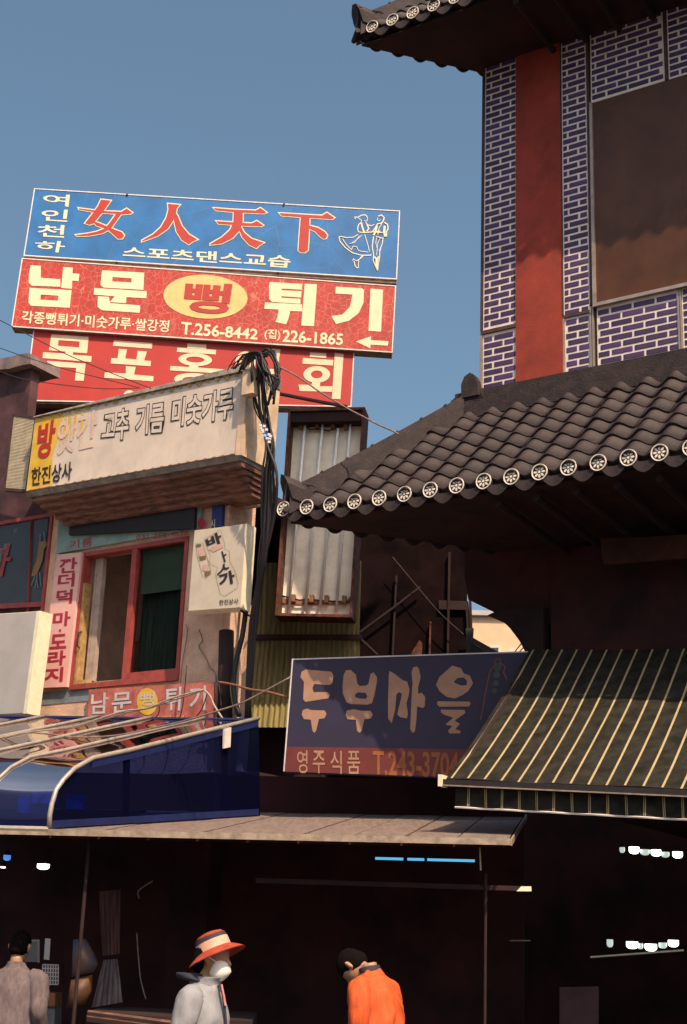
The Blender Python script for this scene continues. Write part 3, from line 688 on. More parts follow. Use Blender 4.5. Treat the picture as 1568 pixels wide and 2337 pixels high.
text_on(mb, '각종뻥튀기·미숫가루·쌀강정', Z3([(160, 162), (1212, 232), (1205, 318), (152, 250)]), S, 0.034, 0.016)
text_on(mb, 'T.256-8442', [Z3([(1298, 240)])[0], Z2([(390, 1062)])[0], Z2([(382, 1142)])[0], Z3([(1292, 332)])[0]], S, 0.034, 0.022)
text_on(mb, '(집)', Z2([(438, 1060), (556, 1068), (548, 1150), (432, 1140)]), S, 0.034, 0.018)
text_on(mb, '226-1865', Z2([(570, 1066), (1018, 1096), (1012, 1182), (566, 1158)]), S, 0.034, 0.022)
stuff(mb.build('small_lettering', M['cream'], t))
# lowest red sign
t = billboard('billboard', 'plain red billboard, lowest of the roof stack, half behind the long white sign box', [(78, 750), (808, 799), (801, 928), (57, 914)], -0.03, 0.12, M['red2'], M['whiteedge'], .03)
low_g = [
 [Z3([(368, 332), (634, 350), (622, 468), (350, 446)]), Z3([(418, 374), (570, 384), (566, 426), (414, 414)])],
 [Z3([(308, 460), (465, 470), (470, 452), (525, 456), (520, 478), (655, 488), (652, 530), (304, 502)])],
 [Z3([(340, 522), (612, 542), (598, 665), (536, 662), (545, 572), (335, 562)])],
 [Z3([(815, 375), (1090, 395), (1085, 434), (808, 414)])],
 [Z3([(850, 436), (908, 440), (895, 505), (975, 512), (985, 450), (1050, 455), (1030, 520), (1080, 522), (1076, 560), (792, 540), (795, 502), (840, 504)])],
 [Z3([(900, 560), (970, 565), (958, 620), (1098, 632), (1095, 668), (745, 642), (750, 604), (900, 612)])],
 [Z3([(1340, 398), (1476, 406), (1474, 438), (1338, 430)])], [Z3([(1268, 428), (1545, 444), (1543, 476), (1264, 458)])],
 [Z3(ellipse(1396, 513, 120, 46, 28, .04)), Z3(ellipse(1396, 513, 66, 21, 24, .04))],
 [Z3([(1355, 548), (1418, 552), (1418, 570), (1568, 580), (1680, 588), (1678, 618), (1215, 590), (1218, 558), (1352, 566)])],
 [Z3(ellipse(1385, 655, 140, 46, 28, .04)), Z3(ellipse(1385, 657, 80, 20, 24, .04))],
 [Z5(ellipse(240, 240, 92, 98, 28)), Z5(ellipse(242, 245, 42, 52, 24))],
 [Z5([(480, 115), (562, 125), (548, 200), (530, 560), (498, 560), (505, 200), (476, 160)])],
 [Z5([(420, 300), (500, 304), (498, 350), (418, 345)])],
 [Z5([(830, 150), (980, 160), (978, 202), (828, 192)])], [Z5([(765, 202), (1045, 222), (1040, 272), (762, 255)])],
 [Z5(ellipse(892, 353, 122, 76, 30)), Z5(ellipse(892, 353, 54, 36, 24))],
 [Z5([(850, 415), (925, 420), (920, 462), (1035, 462), (1030, 512), (735, 505), (725, 446), (845, 450)])],
 [Z5([(1058, 155), (1138, 165), (1108, 580), (1030, 575)])],
 [Z3(ellipse(925, 778, 45, 46, 20)), Z3(ellipse(925, 780, 20, 24, 16))]]
shapes('large_letter', low_g, S, -0.026, M['cream2'], t, 0.0003, per=(3, 3, 5, 3, 5, 1))
# steel frame behind the billboards
t = thing('scaffold', S.px(480, 930, -0.4), 'dark angle-iron frame holding the billboards', 'frame')
for x in (110, 290, 470, 650, 775):
    MB().tube([S.px(x, 455+0.06*x, -0.22), S.px(x-8, 925, -0.22)], 0.03, 6).build('post', M['trimdark'], t)
for (x, y) in ((290, 444), (648, 466), (266, 600), (634, 624)):
    MB().tube([S.px(x, y, -0.18), S.px(x, y, 0.02)], 0.014, 6).build('bolt', M['cable'], t)
MB().tube([S.px(60, 590, -0.20), S.px(890, 645, -0.20)], 0.03, 6).build('rail', M['trimdark'], t)
MB().tube([S.px(60, 752, -0.20), S.px(890, 808, -0.20)], 0.03, 6).build('rail', M['trimdark'], t)

# ================================================================ LEFT BUILDING
Lf = Frame(atY(500, 1300, 14.0), 33.5)
lb = thing('corner_shop_building', Lf.P(-0.8, -1.5, 0), 'peach stucco corner building with a red framed upstairs window', 'building')
def lpx(x, y, b=0.0): return Lf.az(x, y, b)
aR = lpx(505, 1450)[0]; aL = lpx(76, 1640)[0]
wa0 = lpx(188, 1262)[0]; wa1 = lpx(420, 1400)[0]; wz_t = lpx(300, 1245)[1]; wz_b = lpx(290, 1562)[1]
wa0 = min(lpx(190, 1262)[0], lpx(160, 1575)[0]); 
wall = MB()
wall.fbox(Lf, aL, wa0, -0.25, 0, 3.2, 6.6); wall.fbox(Lf, wa1, aR, -0.25, 0, 3.2, 6.6)
wall.fbox(Lf, wa0, wa1, -0.25, 0, 3.2, wz_b); wall.fbox(Lf, wa0, wa1, -0.25, 0, wz_t, 6.6)
wall.build('wall', M['stucco'], lb)
sw = MB(); sw.fbox(Lf, aR-0.25, aR, -.45, -0.2505, 3.2, 6.6); sw.fbox(Lf, aL, aL+.2, -3.0, -0.2505, 3.2, 6.6); sw.build('side_wall', M['stucco'], lb)
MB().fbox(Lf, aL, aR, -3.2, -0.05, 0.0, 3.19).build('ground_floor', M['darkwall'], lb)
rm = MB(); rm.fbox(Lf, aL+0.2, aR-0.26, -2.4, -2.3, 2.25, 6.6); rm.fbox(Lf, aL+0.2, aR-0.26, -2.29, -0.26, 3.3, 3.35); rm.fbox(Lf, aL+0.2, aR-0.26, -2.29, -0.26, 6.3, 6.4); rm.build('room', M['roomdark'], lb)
# painted teal band under the pink sign
q = [lpx(90, 1580), lpx(205, 1570), lpx(205, 1603), lpx(88, 1610)]
MB().fbox(Lf, aL+0.003, wa0+0.35, 0.0, 0.006, q[3][1], q[0][1]).build('painted_band', M['greyblue'], lb)
MB().fbox(Lf, aL-0.035, aL, -0.06, 0.03, 3.2, 6.6).build('corner_post', M['redframe'], lb)
# window
wd = MB(); fw = 0.045
wd.fbox(Lf, wa0+0.05, wa1, -0.10, 0.015, wz_t-fw, wz_t+0.0); wd.fbox(Lf, wa0+0.05, wa1, -0.10, 0.035, wz_b-0.01, wz_b+fw)
wd.fbox(Lf, wa0+0.002, wa0+0.05, -0.10, 0.02, wz_b-0.01, wz_t); wd.fbox(Lf, wa1-fw, wa1-0.001, -0.10, 0.018, wz_b+fw, wz_t-fw)
wo = wd.build('window', M['redframe'], lb)
am1 = lpx(297, 1400)[0]
s = MB(); s.fbox(Lf, am1-0.035, am1+0.035, -0.08, 0.012, wz_b+fw, wz_t-fw-.002); s.fbox(Lf, am1+0.035, wa1-fw, -0.06, 0.006, wz_b+fw, wz_b+fw+0.075); s.build('sash', M['redframe'], wo)
s = MB(); s.fbox(Lf, wa0+0.052, wa0+0.085, -0.09, 0.008, wz_b+fw, wz_t-fw-.3); s.fbox(Lf, wa0+0.0855, wa0+0.22, -0.09, 0.0, wz_b+fw, wz_b+fw+0.05); s.build('wooden_sash', M['woodframe'], wo)
s = MB(); s.fbox(Lf, wa0+0.14, wa0+0.215, -0.16, -0.10, wz_b+0.1, wz_t-fw-.01); s.fbox(Lf, wa0+0.105, wa0+0.135, -0.16, -0.10, wz_b+0.1, wz_t-fw-.01); s.build('sliding_track', M['palewood'], wo)
hd = MB(); hp = [Lf.P(wa0+0.09, 0.01, wz_b+0.62), Lf.P(wa0+0.09, 0.05, wz_b+0.60), Lf.P(wa0+0.09, 0.05, wz_b+0.46), Lf.P(wa0+0.09, 0.01, wz_b+0.44)]
hd.tube(hp, 0.008, 6); hd.build('handle', M['cable'], wo)
glz = M['acr'] = None
gm = bpy.data.materials.new('window_glass'); gm.use_nodes = True
b_ = gm.node_tree.nodes['Principled BSDF']; b_.inputs['Base Color'].default_value = (0.6, 0.65, 0.6, 1); b_.inputs['Roughness'].default_value = 0.03; b_.inputs['Transmission Weight'].default_value = 1.0; b_.inputs['IOR'].default_value = 1.02
M['glass'] = gm
MB().fbox(Lf, am1+0.036, wa1-fw, -0.045, -0.040, wz_b+fw+0.075, wz_t-fw).build('pane', M['glass'], wo)
zb = lpx(360, 1345)[1]
MB().fbox(Lf, am1+0.03, wa1-fw+0.01, -0.11, -0.10, zb, wz_t).build('blind', M['blind'], wo)
cu_ = MB(); n = 60; top, bot = [], []
for i in range(n+1):
    x = am1+0.02+(wa1-am1-0.06)*i/n; o_ = -0.17+0.018*math.sin(i*0.9)+0.01*math.sin(i*2.3)
    top.append(Lf.P(x, o_, wz_t)); bot.append(Lf.P(x, o_*1.0, wz_b))
cu_.add(top+bot, [(n+1+i, n+2+i, i+1, i) for i in range(n)]); cu_.build('curtain', M['curtain'], wo, smooth=True)
q = [lpx(277, 1530), lpx(277, 1450)]
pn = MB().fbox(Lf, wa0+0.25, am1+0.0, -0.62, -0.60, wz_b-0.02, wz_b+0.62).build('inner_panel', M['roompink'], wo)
sill = MB().fbox(Lf, wa0+0.22, am1-0.04, -0.58, -0.10, wz_b+0.03, wz_b+0.085).build('inner_sill', M['palewood'], wo)
c = Lf.P(am1-0.19, -0.25, wz_b+0.087)
tag(MB().rings([(c+V((0, 0, z)), V((r, 0, 0)), V((0, r, 0))) for z, r in ((0, .038), (.05, .042), (.105, .045), (.106, .040))], 16).build('paper_cup', M['whiteplastic'], smooth=True), 'small white cup on the sill inside the upstairs window', 'cup')
# pink vertical sign
Q = Z6([(525, 690), (752, 668), (612, 1908), (368, 1918)])
t = thing('vertical_sign', Lf.px(125, 1570, 0.05), 'narrow pink sign with crimson Korean letters beside the upstairs window', 'sign')
sign_slab('panel', Lf, Q, 0.055, 0.05, M['pink'], t)
mb = MB()
for ch, x0, y0, x1, y1 in (('깐', 545, 718, 710, 858), ('더', 532, 862, 688, 988), ('덕', 518, 1010, 668, 1142), ('마', 487, 1213, 650, 1346), ('도', 460, 1420, 615, 1555), ('라', 440, 1573, 607, 1708), ('지', 408, 1728, 582, 1862)):
    dx = (y1-y0)*0.09; text_on(mb, ch, Z6([(x0+dx*.6, y0+8), (x1+dx*.3, y0-4), (x1-dx*.5, y1-4), (x0-dx*.5, y1+6)]), Lf, 0.059, 0.028)
stuff(mb.build('lettering', M['crimson'], t))
shapes('dot', [[Z6(ellipse(553, 1388, 11, 12, 12))]], Lf, 0.059, M['crimson'], t)
# frieze sign above window
Q = Z6([(528, 400), (660, 380)])[:1] + [(502, 1100), (496, 1200), (129, 1263)]
Q = [(134, 1185), (462, 1128), (455, 1205), (129, 1263)]
t = thing('fascia_sign', Lf.px(300, 1240, 0.06), 'pale teal fascia sign in shade above the upstairs window with a phone number', 'sign')
sign_slab('panel', Lf, Q, 0.048, 0.05, M['teal'], t)
mb = MB(); text_on(mb, '031-256-4638', Z7([(58, 395), (555, 355), (552, 395), (60, 450)]), Lf, 0.052, 0.008)
text_on(mb, '기름', Z6([(640, 560), (850, 535), (850, 610), (640, 640)]), Lf, 0.052, 0.004); stuff(mb.build('lettering', M['crimson'], t))
shapes('round_logo', [[Z7(ellipse(680, 285, 36, 54, 24))]], Lf, 0.052, M['crimson'], t)
sign_slab('navy_panel', Lf, Z7([(785, -60), (885, -80), (868, 315), (775, 330)]), 0.06, 0.05, M['navy'], t)
mb = MB(); text_on(mb, '시', Z7([(768, 250), (808, 245), (808, 330), (765, 335)]), Lf, 0.064, 0.006); mb.build('navy_lettering', M['cream'], t)
tag(sign_slab('rolled_shutter_box', Lf, [(160, 1160), (446, 1100), (443, 1206), (157, 1221)], 0.10, 0.04, M['cable']), 'black rolled shade hanging in front of the teal fascia sign', 'shade')
# small faded sign under the window
Q = [(203, 1574), (488, 1556), (486, 1652), (199, 1663)]
t = thing('banner', Lf.px(345, 1655, 0.07), 'small faded red banner with white letters under the upstairs window', 'sign')
sign_slab('panel', Lf, Q, 0.07, 0.02, M['smallred'], t)
mb = MB()
for ch, q in (('남', [(209, 1583), (248, 1580), (246, 1628), (206, 1630)]), ('문', [(256, 1582), (301, 1578), (299, 1624), (254, 1628)]), ('튀', Z7([(325, 1855), (490, 1840), (475, 2070), (330, 2080)])), ('기', Z7([(560, 1840), (725, 1830), (715, 2065), (570, 2080)]))):
    text_on(mb, ch, q, Lf, 0.074, 0.016)
stuff(mb.build('lettering', M['whiteplastic'], t))
shapes('oval_badge', [[ellipse(336, 1601, 24, 31, 28)]], Lf, 0.074, M['yellow'], t)
mb = MB(); text_on(mb, '뻥', [(320, 1580), (353, 1577), (351, 1610), (320, 1612)], Lf, 0.077, 0.0); mb.build('badge_letter', M['whiteplastic'], t)
mb = MB(); text_on(mb, '미숫가루·쌀강정', [(218, 1640), (420, 1632), (418, 1646), (216, 1655)], Lf, 0.074, 0.0); stuff(mb.build('small_lettering', M['yellow'], t))

# ---- long sign box over the window
BX = 0.52
Q = Z4([(202, 355), (1388, 93), (1346, 556), (150, 770)])
t = thing('long_sign_box', Lf.px(300, 1085, BX), 'long weathered white sign box with outlined letters and a yellow left end', 'sign')
sign_slab('face', Lf, Q, BX, 0.04, M['boxface'], t)
qa = [Lf.az(x, y, BX) for x, y in Q]
a0_, a1_ = qa[3][0], qa[2][0]; zt0, zt1, zb0, zb1 = qa[0][1], qa[1][1], qa[3][1], qa[2][1]
bx = MB(); P_ = Lf.P
bx.box8([P_(a0_-.01, BX-.041, zb0-.02), P_(a1_+.02, BX-.041, zb1-.02), P_(a1_+.02, -.10, zb1-.02), P_(a0_-.01, -.10, zb0-.02), P_(qa[0][0]-.01, BX-.041, zt0+.02), P_(qa[1][0]+.02, BX-.041, zt1+.02), P_(qa[1][0]+.02, -.10, zt1+.02), P_(qa[0][0]-.01, -.10, zt0+.02)])
bx.build('casing', M['boxcream'], t)
e_ = MB().slab([P_(qa[1][0]+.005, BX+.01, zt1+.02), P_(qa[1][0]+.075, BX+.01, zt1+.0), P_(a1_+.085, BX+.01, zb1-.03), P_(a1_+.005, BX+.01, zb1-.02)], -Lf.out*0.40)
e_.build('end_panel', M['boxcream'], t)
fl = MB().box8([P_(qa[0][0]-.01, BX+.03, zt0+.005), P_(qa[1][0]+.03, BX+.03, zt1+.005), P_(qa[1][0]+.03, -.10, zt1+.03), P_(qa[0][0]-.01, -.10, zt0+.03), P_(qa[0][0]-.01, BX+.02, zt0+.02), P_(qa[1][0]+.03, BX+.02, zt1+.075), P_(qa[1][0]+.03, -.10, zt1+.16), P_(qa[0][0]-.01, -.10, zt0+.06)])
fl.build('top_flashing', M['flash'], t)
bf = MB().box8([P_(a0_+.02, BX-.02, zb0-.07), P_(a1_+.06, BX-.02, zb1-.07), P_(a1_+.06, 0, zb1-.07), P_(a0_+.02, 0, zb0-.07), P_(a0_-.005, BX+.01, zb0-.021), P_(a1_+.07, BX+.01, zb1-.021), P_(a1_+.07, 0, zb1-.021), P_(a0_-.005, 0, zb0-.021)])
bf.build('bottom_flashing', M['flash'], t)
for i in range(5):
    o0 = BX-0.05-0.075*i; z1_ = -.0705-0.052*i; z0_ = z1_-0.050
    MB().box8([P_(a0_+.06+.05*i, o0, zb0+z0_), P_(a1_+.05-.02*i, o0, zb1+z0_), P_(a1_+.05-.02*i, -.1, zb1+z0_), P_(a0_+.06+.05*i, -.1, zb0+z0_), P_(a0_+.06+.05*i, o0+.012, zb0+z1_), P_(a1_+.05-.02*i, o0+.012, zb1+z1_), P_(a1_+.05-.02*i, -.1, zb1+z1_), P_(a0_+.06+.05*i, -.1, zb0+z1_)]).build('cornice_board', M['cornice'], t)
shapes('yellow_end', [[Z4([(204, 357), (345, 326), (345, 420), (300, 560), (300, 740), (152, 768)])]], Lf, BX+.003, M['yellow'], t)
sf = []
for x in (352, 372, 395, 430, 470): sf.append([Z4([(x, 330-0.22*(x-350)), (x+12, 327-.22*(x-350)), (x+4, 400), (x-10, 520-0.6*(x-350)), (x-14, 500-0.6*(x-350))])])
shapes('yellow_streaks', sf, Lf, BX+.003, M['yellow'], t)
st = []
for i in range(22):
    x = 236+i*53; y = 345-0.2195*(x-204)-0; st.append([Z4(ellipse(x, y+14-3, 11+3*(i % 3), 8+4*((i*7) % 3), 10))])
shapes('rust_stains', st, Lf, BX+.0035, mat('rust_stain', (0.52, 0.33, 0.10), .8, .2, 20), t)
mb = MB(); text_on(mb, '방', Z4([(222, 385), (325, 355), (300, 575), (205, 590)]), Lf, BX+.008, 0.035); mb.build('red_lettering', M['redink'], t)
mb = MB(); text_on(mb, '앗간', Z4([(330, 365), (560, 300), (545, 520), (318, 570)]), Lf, BX+.006, 0.02); stuff(mb.build('faded_lettering', mat('faded_letter', (0.66, 0.47, 0.38), .7, .1, 6), t))
for nm, wgt, m_, o_ in (('letter_outline', 0.058, 'black', .005), ('letter_fill', 0.022, 'boxface', .007)):
    mb = MB()
    for s_, q in (('고추', [(590, 318), (745, 285), (738, 478), (572, 492)]), ('기름', [(778, 282), (948, 252), (938, 440), (768, 456)]), ('미숫가루', [(985, 240), (1345, 166), (1332, 360), (972, 412)])):
        text_on(mb, s_, Z4(q), Lf, BX+o_, wgt) if nm == 'letter_outline' else text_on(mb, s_, Z4([(q[0][0]+6, q[0][1]+5), (q[1][0]-6, q[1][1]+7), (q[2][0]-6, q[2][1]-6), (q[3][0]+6, q[3][1]-7)]), Lf, BX+o_, wgt)
    stuff(mb.build(nm, M[m_], t))
mb = MB(); text_on(mb, '한진상사', Z4([(182, 638), (414, 600), (408, 704), (176, 744)]), Lf, BX+.008, 0.022); stuff(mb.build('black_lettering', M['black'], t))
# clips round the face
cl = MB()
for i in range(24):
    for (p, q) in (((202, 355), (1388, 93)), ((150, 770), (1346, 556))):
        f = (i+.5)/24; x = p[0]+(q[0]-p[0])*f; y = p[1]+(q[1]-p[1])*f; c = Lf.px(*Z4([(x, y)])[0], BX+.004)
        cl.slab([c+Lf.ra*-.022+V((0, 0, .008)), c+Lf.ra*.022+V((0, 0, .008)), c+Lf.ra*.022+V((0, 0, -.006)), c+Lf.ra*-.022+V((0, 0, -.006))], -Lf.out*.003)
stuff(cl.build('clips', M['socket'], t))
# junction box on its end
q = Z5([(212, 345), (345, 365), (335, 560), (203, 520)])
t2 = thing('junction_box', Lf.px(570, 900, BX+.08), 'small cream junction box fixed on the end of the long sign box', 'junction box')
jc = Lf.az(*Z5([(250, 430)])[0], BX+.10)
MB().fbox(Lf, jc[0]-.04, jc[0]+.10, BX+.012, BX+.12, jc[1]-.13, jc[1]+.14).build('casing', M['boxcream'], t2)
MB().fbox(Lf, jc[0]+.1005, jc[0]+.103, BX+.04, BX+.09, jc[1]+.02, jc[1]+.05).build('slot', M['cable'], t2)
# side pier behind the box end
pz0 = lpx(600, 1135)[1]
pier = MB(); pier.box8([P_(aR-.02, .35, pz0+.15), P_(aR+.20, .35, pz0+.15), P_(aR+.20, -.26, pz0+.0), P_(aR-.02, -.26, pz0+.0), P_(aR-.02, .40, zt1+.0), P_(aR+.22, .40, zt1+.0), P_(aR+.22, -.26, zt1-.1), P_(aR-.02, -.26, zt1-.1)])
pier.build('parapet', M['boxcream'], lb)

# ---- square projecting light box
fb = 0.34
Q = Z7([(614, 355), (1102, 292), (1047, 1085), (555, 1118)])
t = thing('square_light_box', Lf.px(505, 1390, fb), 'white square light box with peeling black Korean letters right of the upstairs window', 'sign')
q = [Lf.az(x, y, fb) for x, y in Q]
MB().slab([P_(q[0][0], fb, q[0][1]), P_(q[1][0], fb, q[1][1]), P_(q[2][0], fb, q[2][1]), P_(q[3][0], fb, q[3][1])], -Lf.out*0.012).build('face', mat('light_box_face', (0.56, 0.47, 0.36), .5, .05, 4), t)
MB().slab([P_(q[0][0]-.006, fb-.0125, q[0][1]+.006), P_(q[1][0]+.006, fb-.0125, q[1][1]+.006), P_(q[2][0]+.006, fb-.0125, q[2][1]-.006), P_(q[3][0]-.006, fb-.0125, q[3][1]-.006)], -Lf.out*0.15).build('casing', M['whiteside'], t)
mb = MB()
for ch, qq in (('바', [(712, 440), (850, 355), (885, 470), (735, 520)]), ('ㅏ', [(868, 555), (900, 535), (935, 630), (895, 660)]), ('ㅅ', [(840, 690), (945, 655), (950, 710), (822, 790)]), ('가', [(835, 770), (985, 725), (1005, 850), (852, 895)])):
    text_on(mb, ch, Z7(qq), Lf, fb+.004, 0.045 if ch in ('바', '가') else 0.03)
text_on(mb, '한진상사', Z7([(850, 1015), (1032, 1000), (1028, 1052), (846, 1068)]), Lf, fb+.004, 0.016)
stuff(mb.build('lettering', M['black'], t))
ol = [[(705, 440), (860, 345), (900, 480), (900, 530), (945, 545), (950, 650), (990, 720), (1005, 760), (1028, 860), (1020, 900), (900, 980), (860, 960), (830, 850), (815, 770), (830, 700), (770, 680), (755, 640), (765, 590), (740, 530)], [(625, 480), (690, 465), (765, 720), (770, 760), (720, 805), (690, 790), (640, 600)]]
shapes('peeled_outline', [[Z7(ribbon(p+[p[0]], 4))] for p in ol], Lf, fb+.0035, mat('olive_line', (0.30, 0.24, 0.12), .7, .1, 6), t)
shapes('faded_patch', [[Z7(rect(650, 520, 700, 600))], [Z7(rect(690, 680, 745, 740))], [Z7([(750, 530), (860, 470), (890, 510), (790, 560)])]], Lf, fb+.0038, M['fadedpink'], t, per=(1, 1, 1))
shapes('olive_letters', [[Z7([(655, 605), (720, 590), (722, 625), (665, 640)])], [Z7([(705, 755), (760, 735), (765, 770), (715, 790)])], [Z7([(628, 490), (675, 480), (678, 500), (632, 510)])]], Lf, fb+.0042, mat('olive_ink', (0.16, 0.12, 0.05), .7, .1, 6), t)
br_ = MB(); br_.tube([P_(q[2][0]-.05, fb-.08, q[2][1]-.01), P_(q[2][0]-.05, .0, q[2][1]-.05)], .012, 6); br_.build('bracket', M['cable'], t)

# ---- pipes and cables down the corner
def cable(name, pts_px, F, b, r, m, label, cat='cable', group=None, seg=6):
    pts = []
    for i, p in enumerate(pts_px):
        bb = b if not isinstance(b, (list, tuple)) else b[i]
        pts.append(F.px(p[0], p[1], bb))
    # smooth by Catmull
    out = []
    n = len(pts)
    for i in range(n-1):
        p0, p1, p2, p3 = pts[max(i-1, 0)], pts[i], pts[i+1], pts[min(i+2, n-1)]
        for k in range(4):
            f = k/4; out.append(0.5*((2*p1)+(p2-p0)*f+(2*p0-5*p1+4*p2-p3)*f*f+(3*p1-p0-3*p2+p3)*f**3))
    out.append(pts[-1])
    o = MB().tube(out, r, seg).build(name, M[m] if isinstance(m, str) else m, smooth=True)
    return tag(o, label, cat, group)
cg = 'cables down the corner of the peach building'
tag(MB().tube([Lf.px(517, 1440, 0.06), Lf.px(512, 1680, 0.06)], .075, 12).build('drain_pipe', M['darker'], smooth=True), 'thick dark drainpipe on the corner below the square light box', 'pipe')
cable('corner_cable', Z7([(1045, 1100), (1020, 1400), (975, 1760), (965, 1900), (1000, 2100)]), Lf, .12, .014, 'palecable', 'pale conduit hanging straight below the square light box', group=cg)
cable('corner_cable', Z7([(1105, 1100), (1070, 1350), (1010, 1600), (985, 1800), (1000, 1980), (1040, 2120)]), Lf, .14, .028, 'cable', 'thick black cable curving below the square light box', group=cg)
cable('corner_cable', Z7([(655, 1300), (690, 1400), (655, 1460), (720, 1560), (760, 1660), (810, 1710), (820, 1800)]), Lf, .03, .006, 'greycable', 'thin grey wire wandering down the stucco under the light box', group=cg)
cable('corner_cable', Z7([(530, 1250), (545, 1330), (500, 1600), (480, 1800)]), Lf, .03, .005, 'greycable', 'thin wire hanging close to the right window jamb', group=cg)
MB_ = MB().fbox(Lf, lpx(541, 1600)[0], lpx(553, 1600)[0], -.14, -.05, 3.2, lpx(550, 1380)[1]).build('side_strip', M['stucco'], lb)
# bundles from the tangle at the top of the corner
for i in range(12):
    rx = random.uniform; x0 = 585+rx(-10, 16); x1 = 600+i*2.6+rx(-6, 6)
    pts = [(x0, 818+rx(-4, 6)), (x0+rx(-2, 8), 860), (x0+8+rx(-6, 8), 930), (612+rx(-8, 14), 1010), (x1+rx(-4, 4), 1080), (x1-2+rx(-8, 4), 1180), (596+rx(-8, 8), 1290), (578+rx(-8, 8), 1420), (566+rx(-8, 8), 1650)]
    cable('bundle_cable', pts, Lf, [.62+rx(-.05, .05)]*2+[.52+rx(-.06, .06)]*3+[.45, .38, .2, .1], random.choice((.008, .011, .016)), 'cable', 'black cable in the bundle hanging past the end of the long sign box', group='black cables bundled at the building corner')
for i in range(13):
    rx = random.uniform; h = rx(8, 40); xs = rx(515, 560); xe = rx(582, 600)
    pts = [(xs, 840+rx(-5, 10)), (xs+(xe-xs)*.25, 838-h*.7), (xs+(xe-xs)*.6, 826-h*.6), (xe, 812-h*.1), (xe+rx(5, 20), 830+rx(0, 15)), (xe+rx(8, 40), 870+rx(-10, 30))]
    cable('loop_cable', pts, Lf, .62+rx(-.08, .08), random.choice((.005, .008, .011)), 'cable', 'loose black wire looping over the top of the building corner', group='loose wire loops on the building corner')
for i in range(7):
    rx = random.uniform; pts = [(600+rx(-12, 10), 812+rx(-6, 6)), (618+rx(-6, 10), 805+rx(-8, 10)), (632+rx(-6, 8), 840+rx(-8, 8)), (630+rx(-6, 8), 870), (615+rx(-4, 10), 905+rx(-10, 20))]
    cable('loop_cable', pts, Lf, .6+rx(-.05, .05), random.choice((.008, .014)), 'cable', 'loose black wire looping over the top of the building corner', group='loose wire loops on the building corner')
cn = thing('cable_connectors', Lf.px(603, 990, .66), 'cluster of small white and blue cable connectors on the black bundle', 'connector')
for i, (x, y) in enumerate(Z5([(378, 822), (412, 828), (390, 845), (432, 860), (405, 880), (455, 905), (418, 912), (462, 940), (438, 940), (458, 972), (395, 862), (470, 920)])):
    c = Lf.px(x, y, .68); MB().fbox(Lf, 0, 0.001, 0, .001, 0, .001) ; d = V((.016, 0, 0))
    MB().wbox(c.x-.014, c.x+.014, c.y-.01, c.y+.01, c.z-.012, c.z+.012).build('connector', M['whiteplastic'] if i != 6 else M['bluelamp'], cn)
# ---- far-left building and its lit bits
Fl = Frame(atY(60, 1300, 15.6), 33.5)
fb_ = thing('glazed_corner_building', Fl.P(-1.5, -1, 0), 'dark glazed building with pink window bars at the far left', 'building')
ar = Fl.az(150, 1300)[0]
al_ = Fl.az(-260, 1300)[0]
zt_ = Fl.az(60, 812)[1]
wq = MB().fbox(Fl, al_, ar, -.5, -0.02, 0.0, Fl.az(60, 1010)[1]).fbox(Fl, al_, Fl.az(64, 900)[0], -.15, -0.02, Fl.az(60, 1010)[1]+.001, zt_-.15); MB().slab([S.px(-120, 905, -.5), S.px(300, 930, -.5), S.px(300, 1250, -.5), S.px(-120, 1250, -.5)], -S.out*.3).build('rooftop_wall', M['darkwall'], fb_); wq.build('wall', mat('dark_plum_wall', (0.085, 0.032, 0.035), .8, .3, 3), fb_)
cp = MB().prism([Fl.px(x, y, .10) for x, y in [(-60, 822), (0, 818), (25, 814), (45, 808), (62, 806), (70, 807), (70, 830), (50, 833), (20, 842), (-60, 846)]], -Fl.out*.5); cp.build('parapet_cap', mat('grey_coping', (0.20, 0.14, 0.13), .8, .2, 8), fb_)
for (pp, w_) in (([(73, 1180), (58, 1400)], .022), ([(-40, 1200), (128, 1172)], .02), ([(-40, 1385), (150, 1376)], .028), ([(118, 1180), (98, 1390)], .03)):
    MB().slab([Fl.px(*pp[0], .02)+V((0, 0, w_))-Fl.ra*w_, Fl.px(*pp[1], .02)+V((0, 0, w_))+Fl.ra*w_, Fl.px(*pp[1], .02)-V((0, 0, w_))+Fl.ra*w_, Fl.px(*pp[0], .02)-V((0, 0, w_))-Fl.ra*w_], -Fl.out*.05).build('window_bar', M['redframe'], fb_)
sign_slab('window_pane', Fl, [(-60, 1200), (110, 1178), (98, 1380), (-60, 1390)], -.01, .008, M['farglass'], fb_)
mb = MB(); text_on(mb, '하', Z6([(-140, 600), (140, 585), (60, 915), (-160, 850)]), Fl, .004, .05); mb.build('window_letter_edge', M['greyblue'], fb_)
mb = MB(); text_on(mb, '하', Z6([(-136, 606), (134, 592), (54, 905), (-156, 842)]), Fl, .007, .02); mb.build('window_letter', mat('dim_red_ink', (0.30, 0.05, 0.05), .7, .1, 6), fb_)
shapes('painted_figure', [[Z6([(358, 575), (425, 560), (432, 600), (405, 640), (390, 750), (350, 850), (330, 880), (290, 890), (300, 830), (335, 750), (345, 680), (352, 620)])]], Fl, .005, mat('ochre_paint', (0.28, 0.15, 0.07), .8, .1, 6), fb_)
shapes('figure_line', [[Z6(ribbon(p, 9))] for p in ([(370, 500), (368, 580)], [(405, 478), (410, 570)], [(325, 880), (285, 980)], [(345, 860), (320, 1000)], [(365, 850), (375, 985)], [(335, 900), (350, 1000)])], Fl, .006, M['greyblue'], fb_, per=(1,)*6)
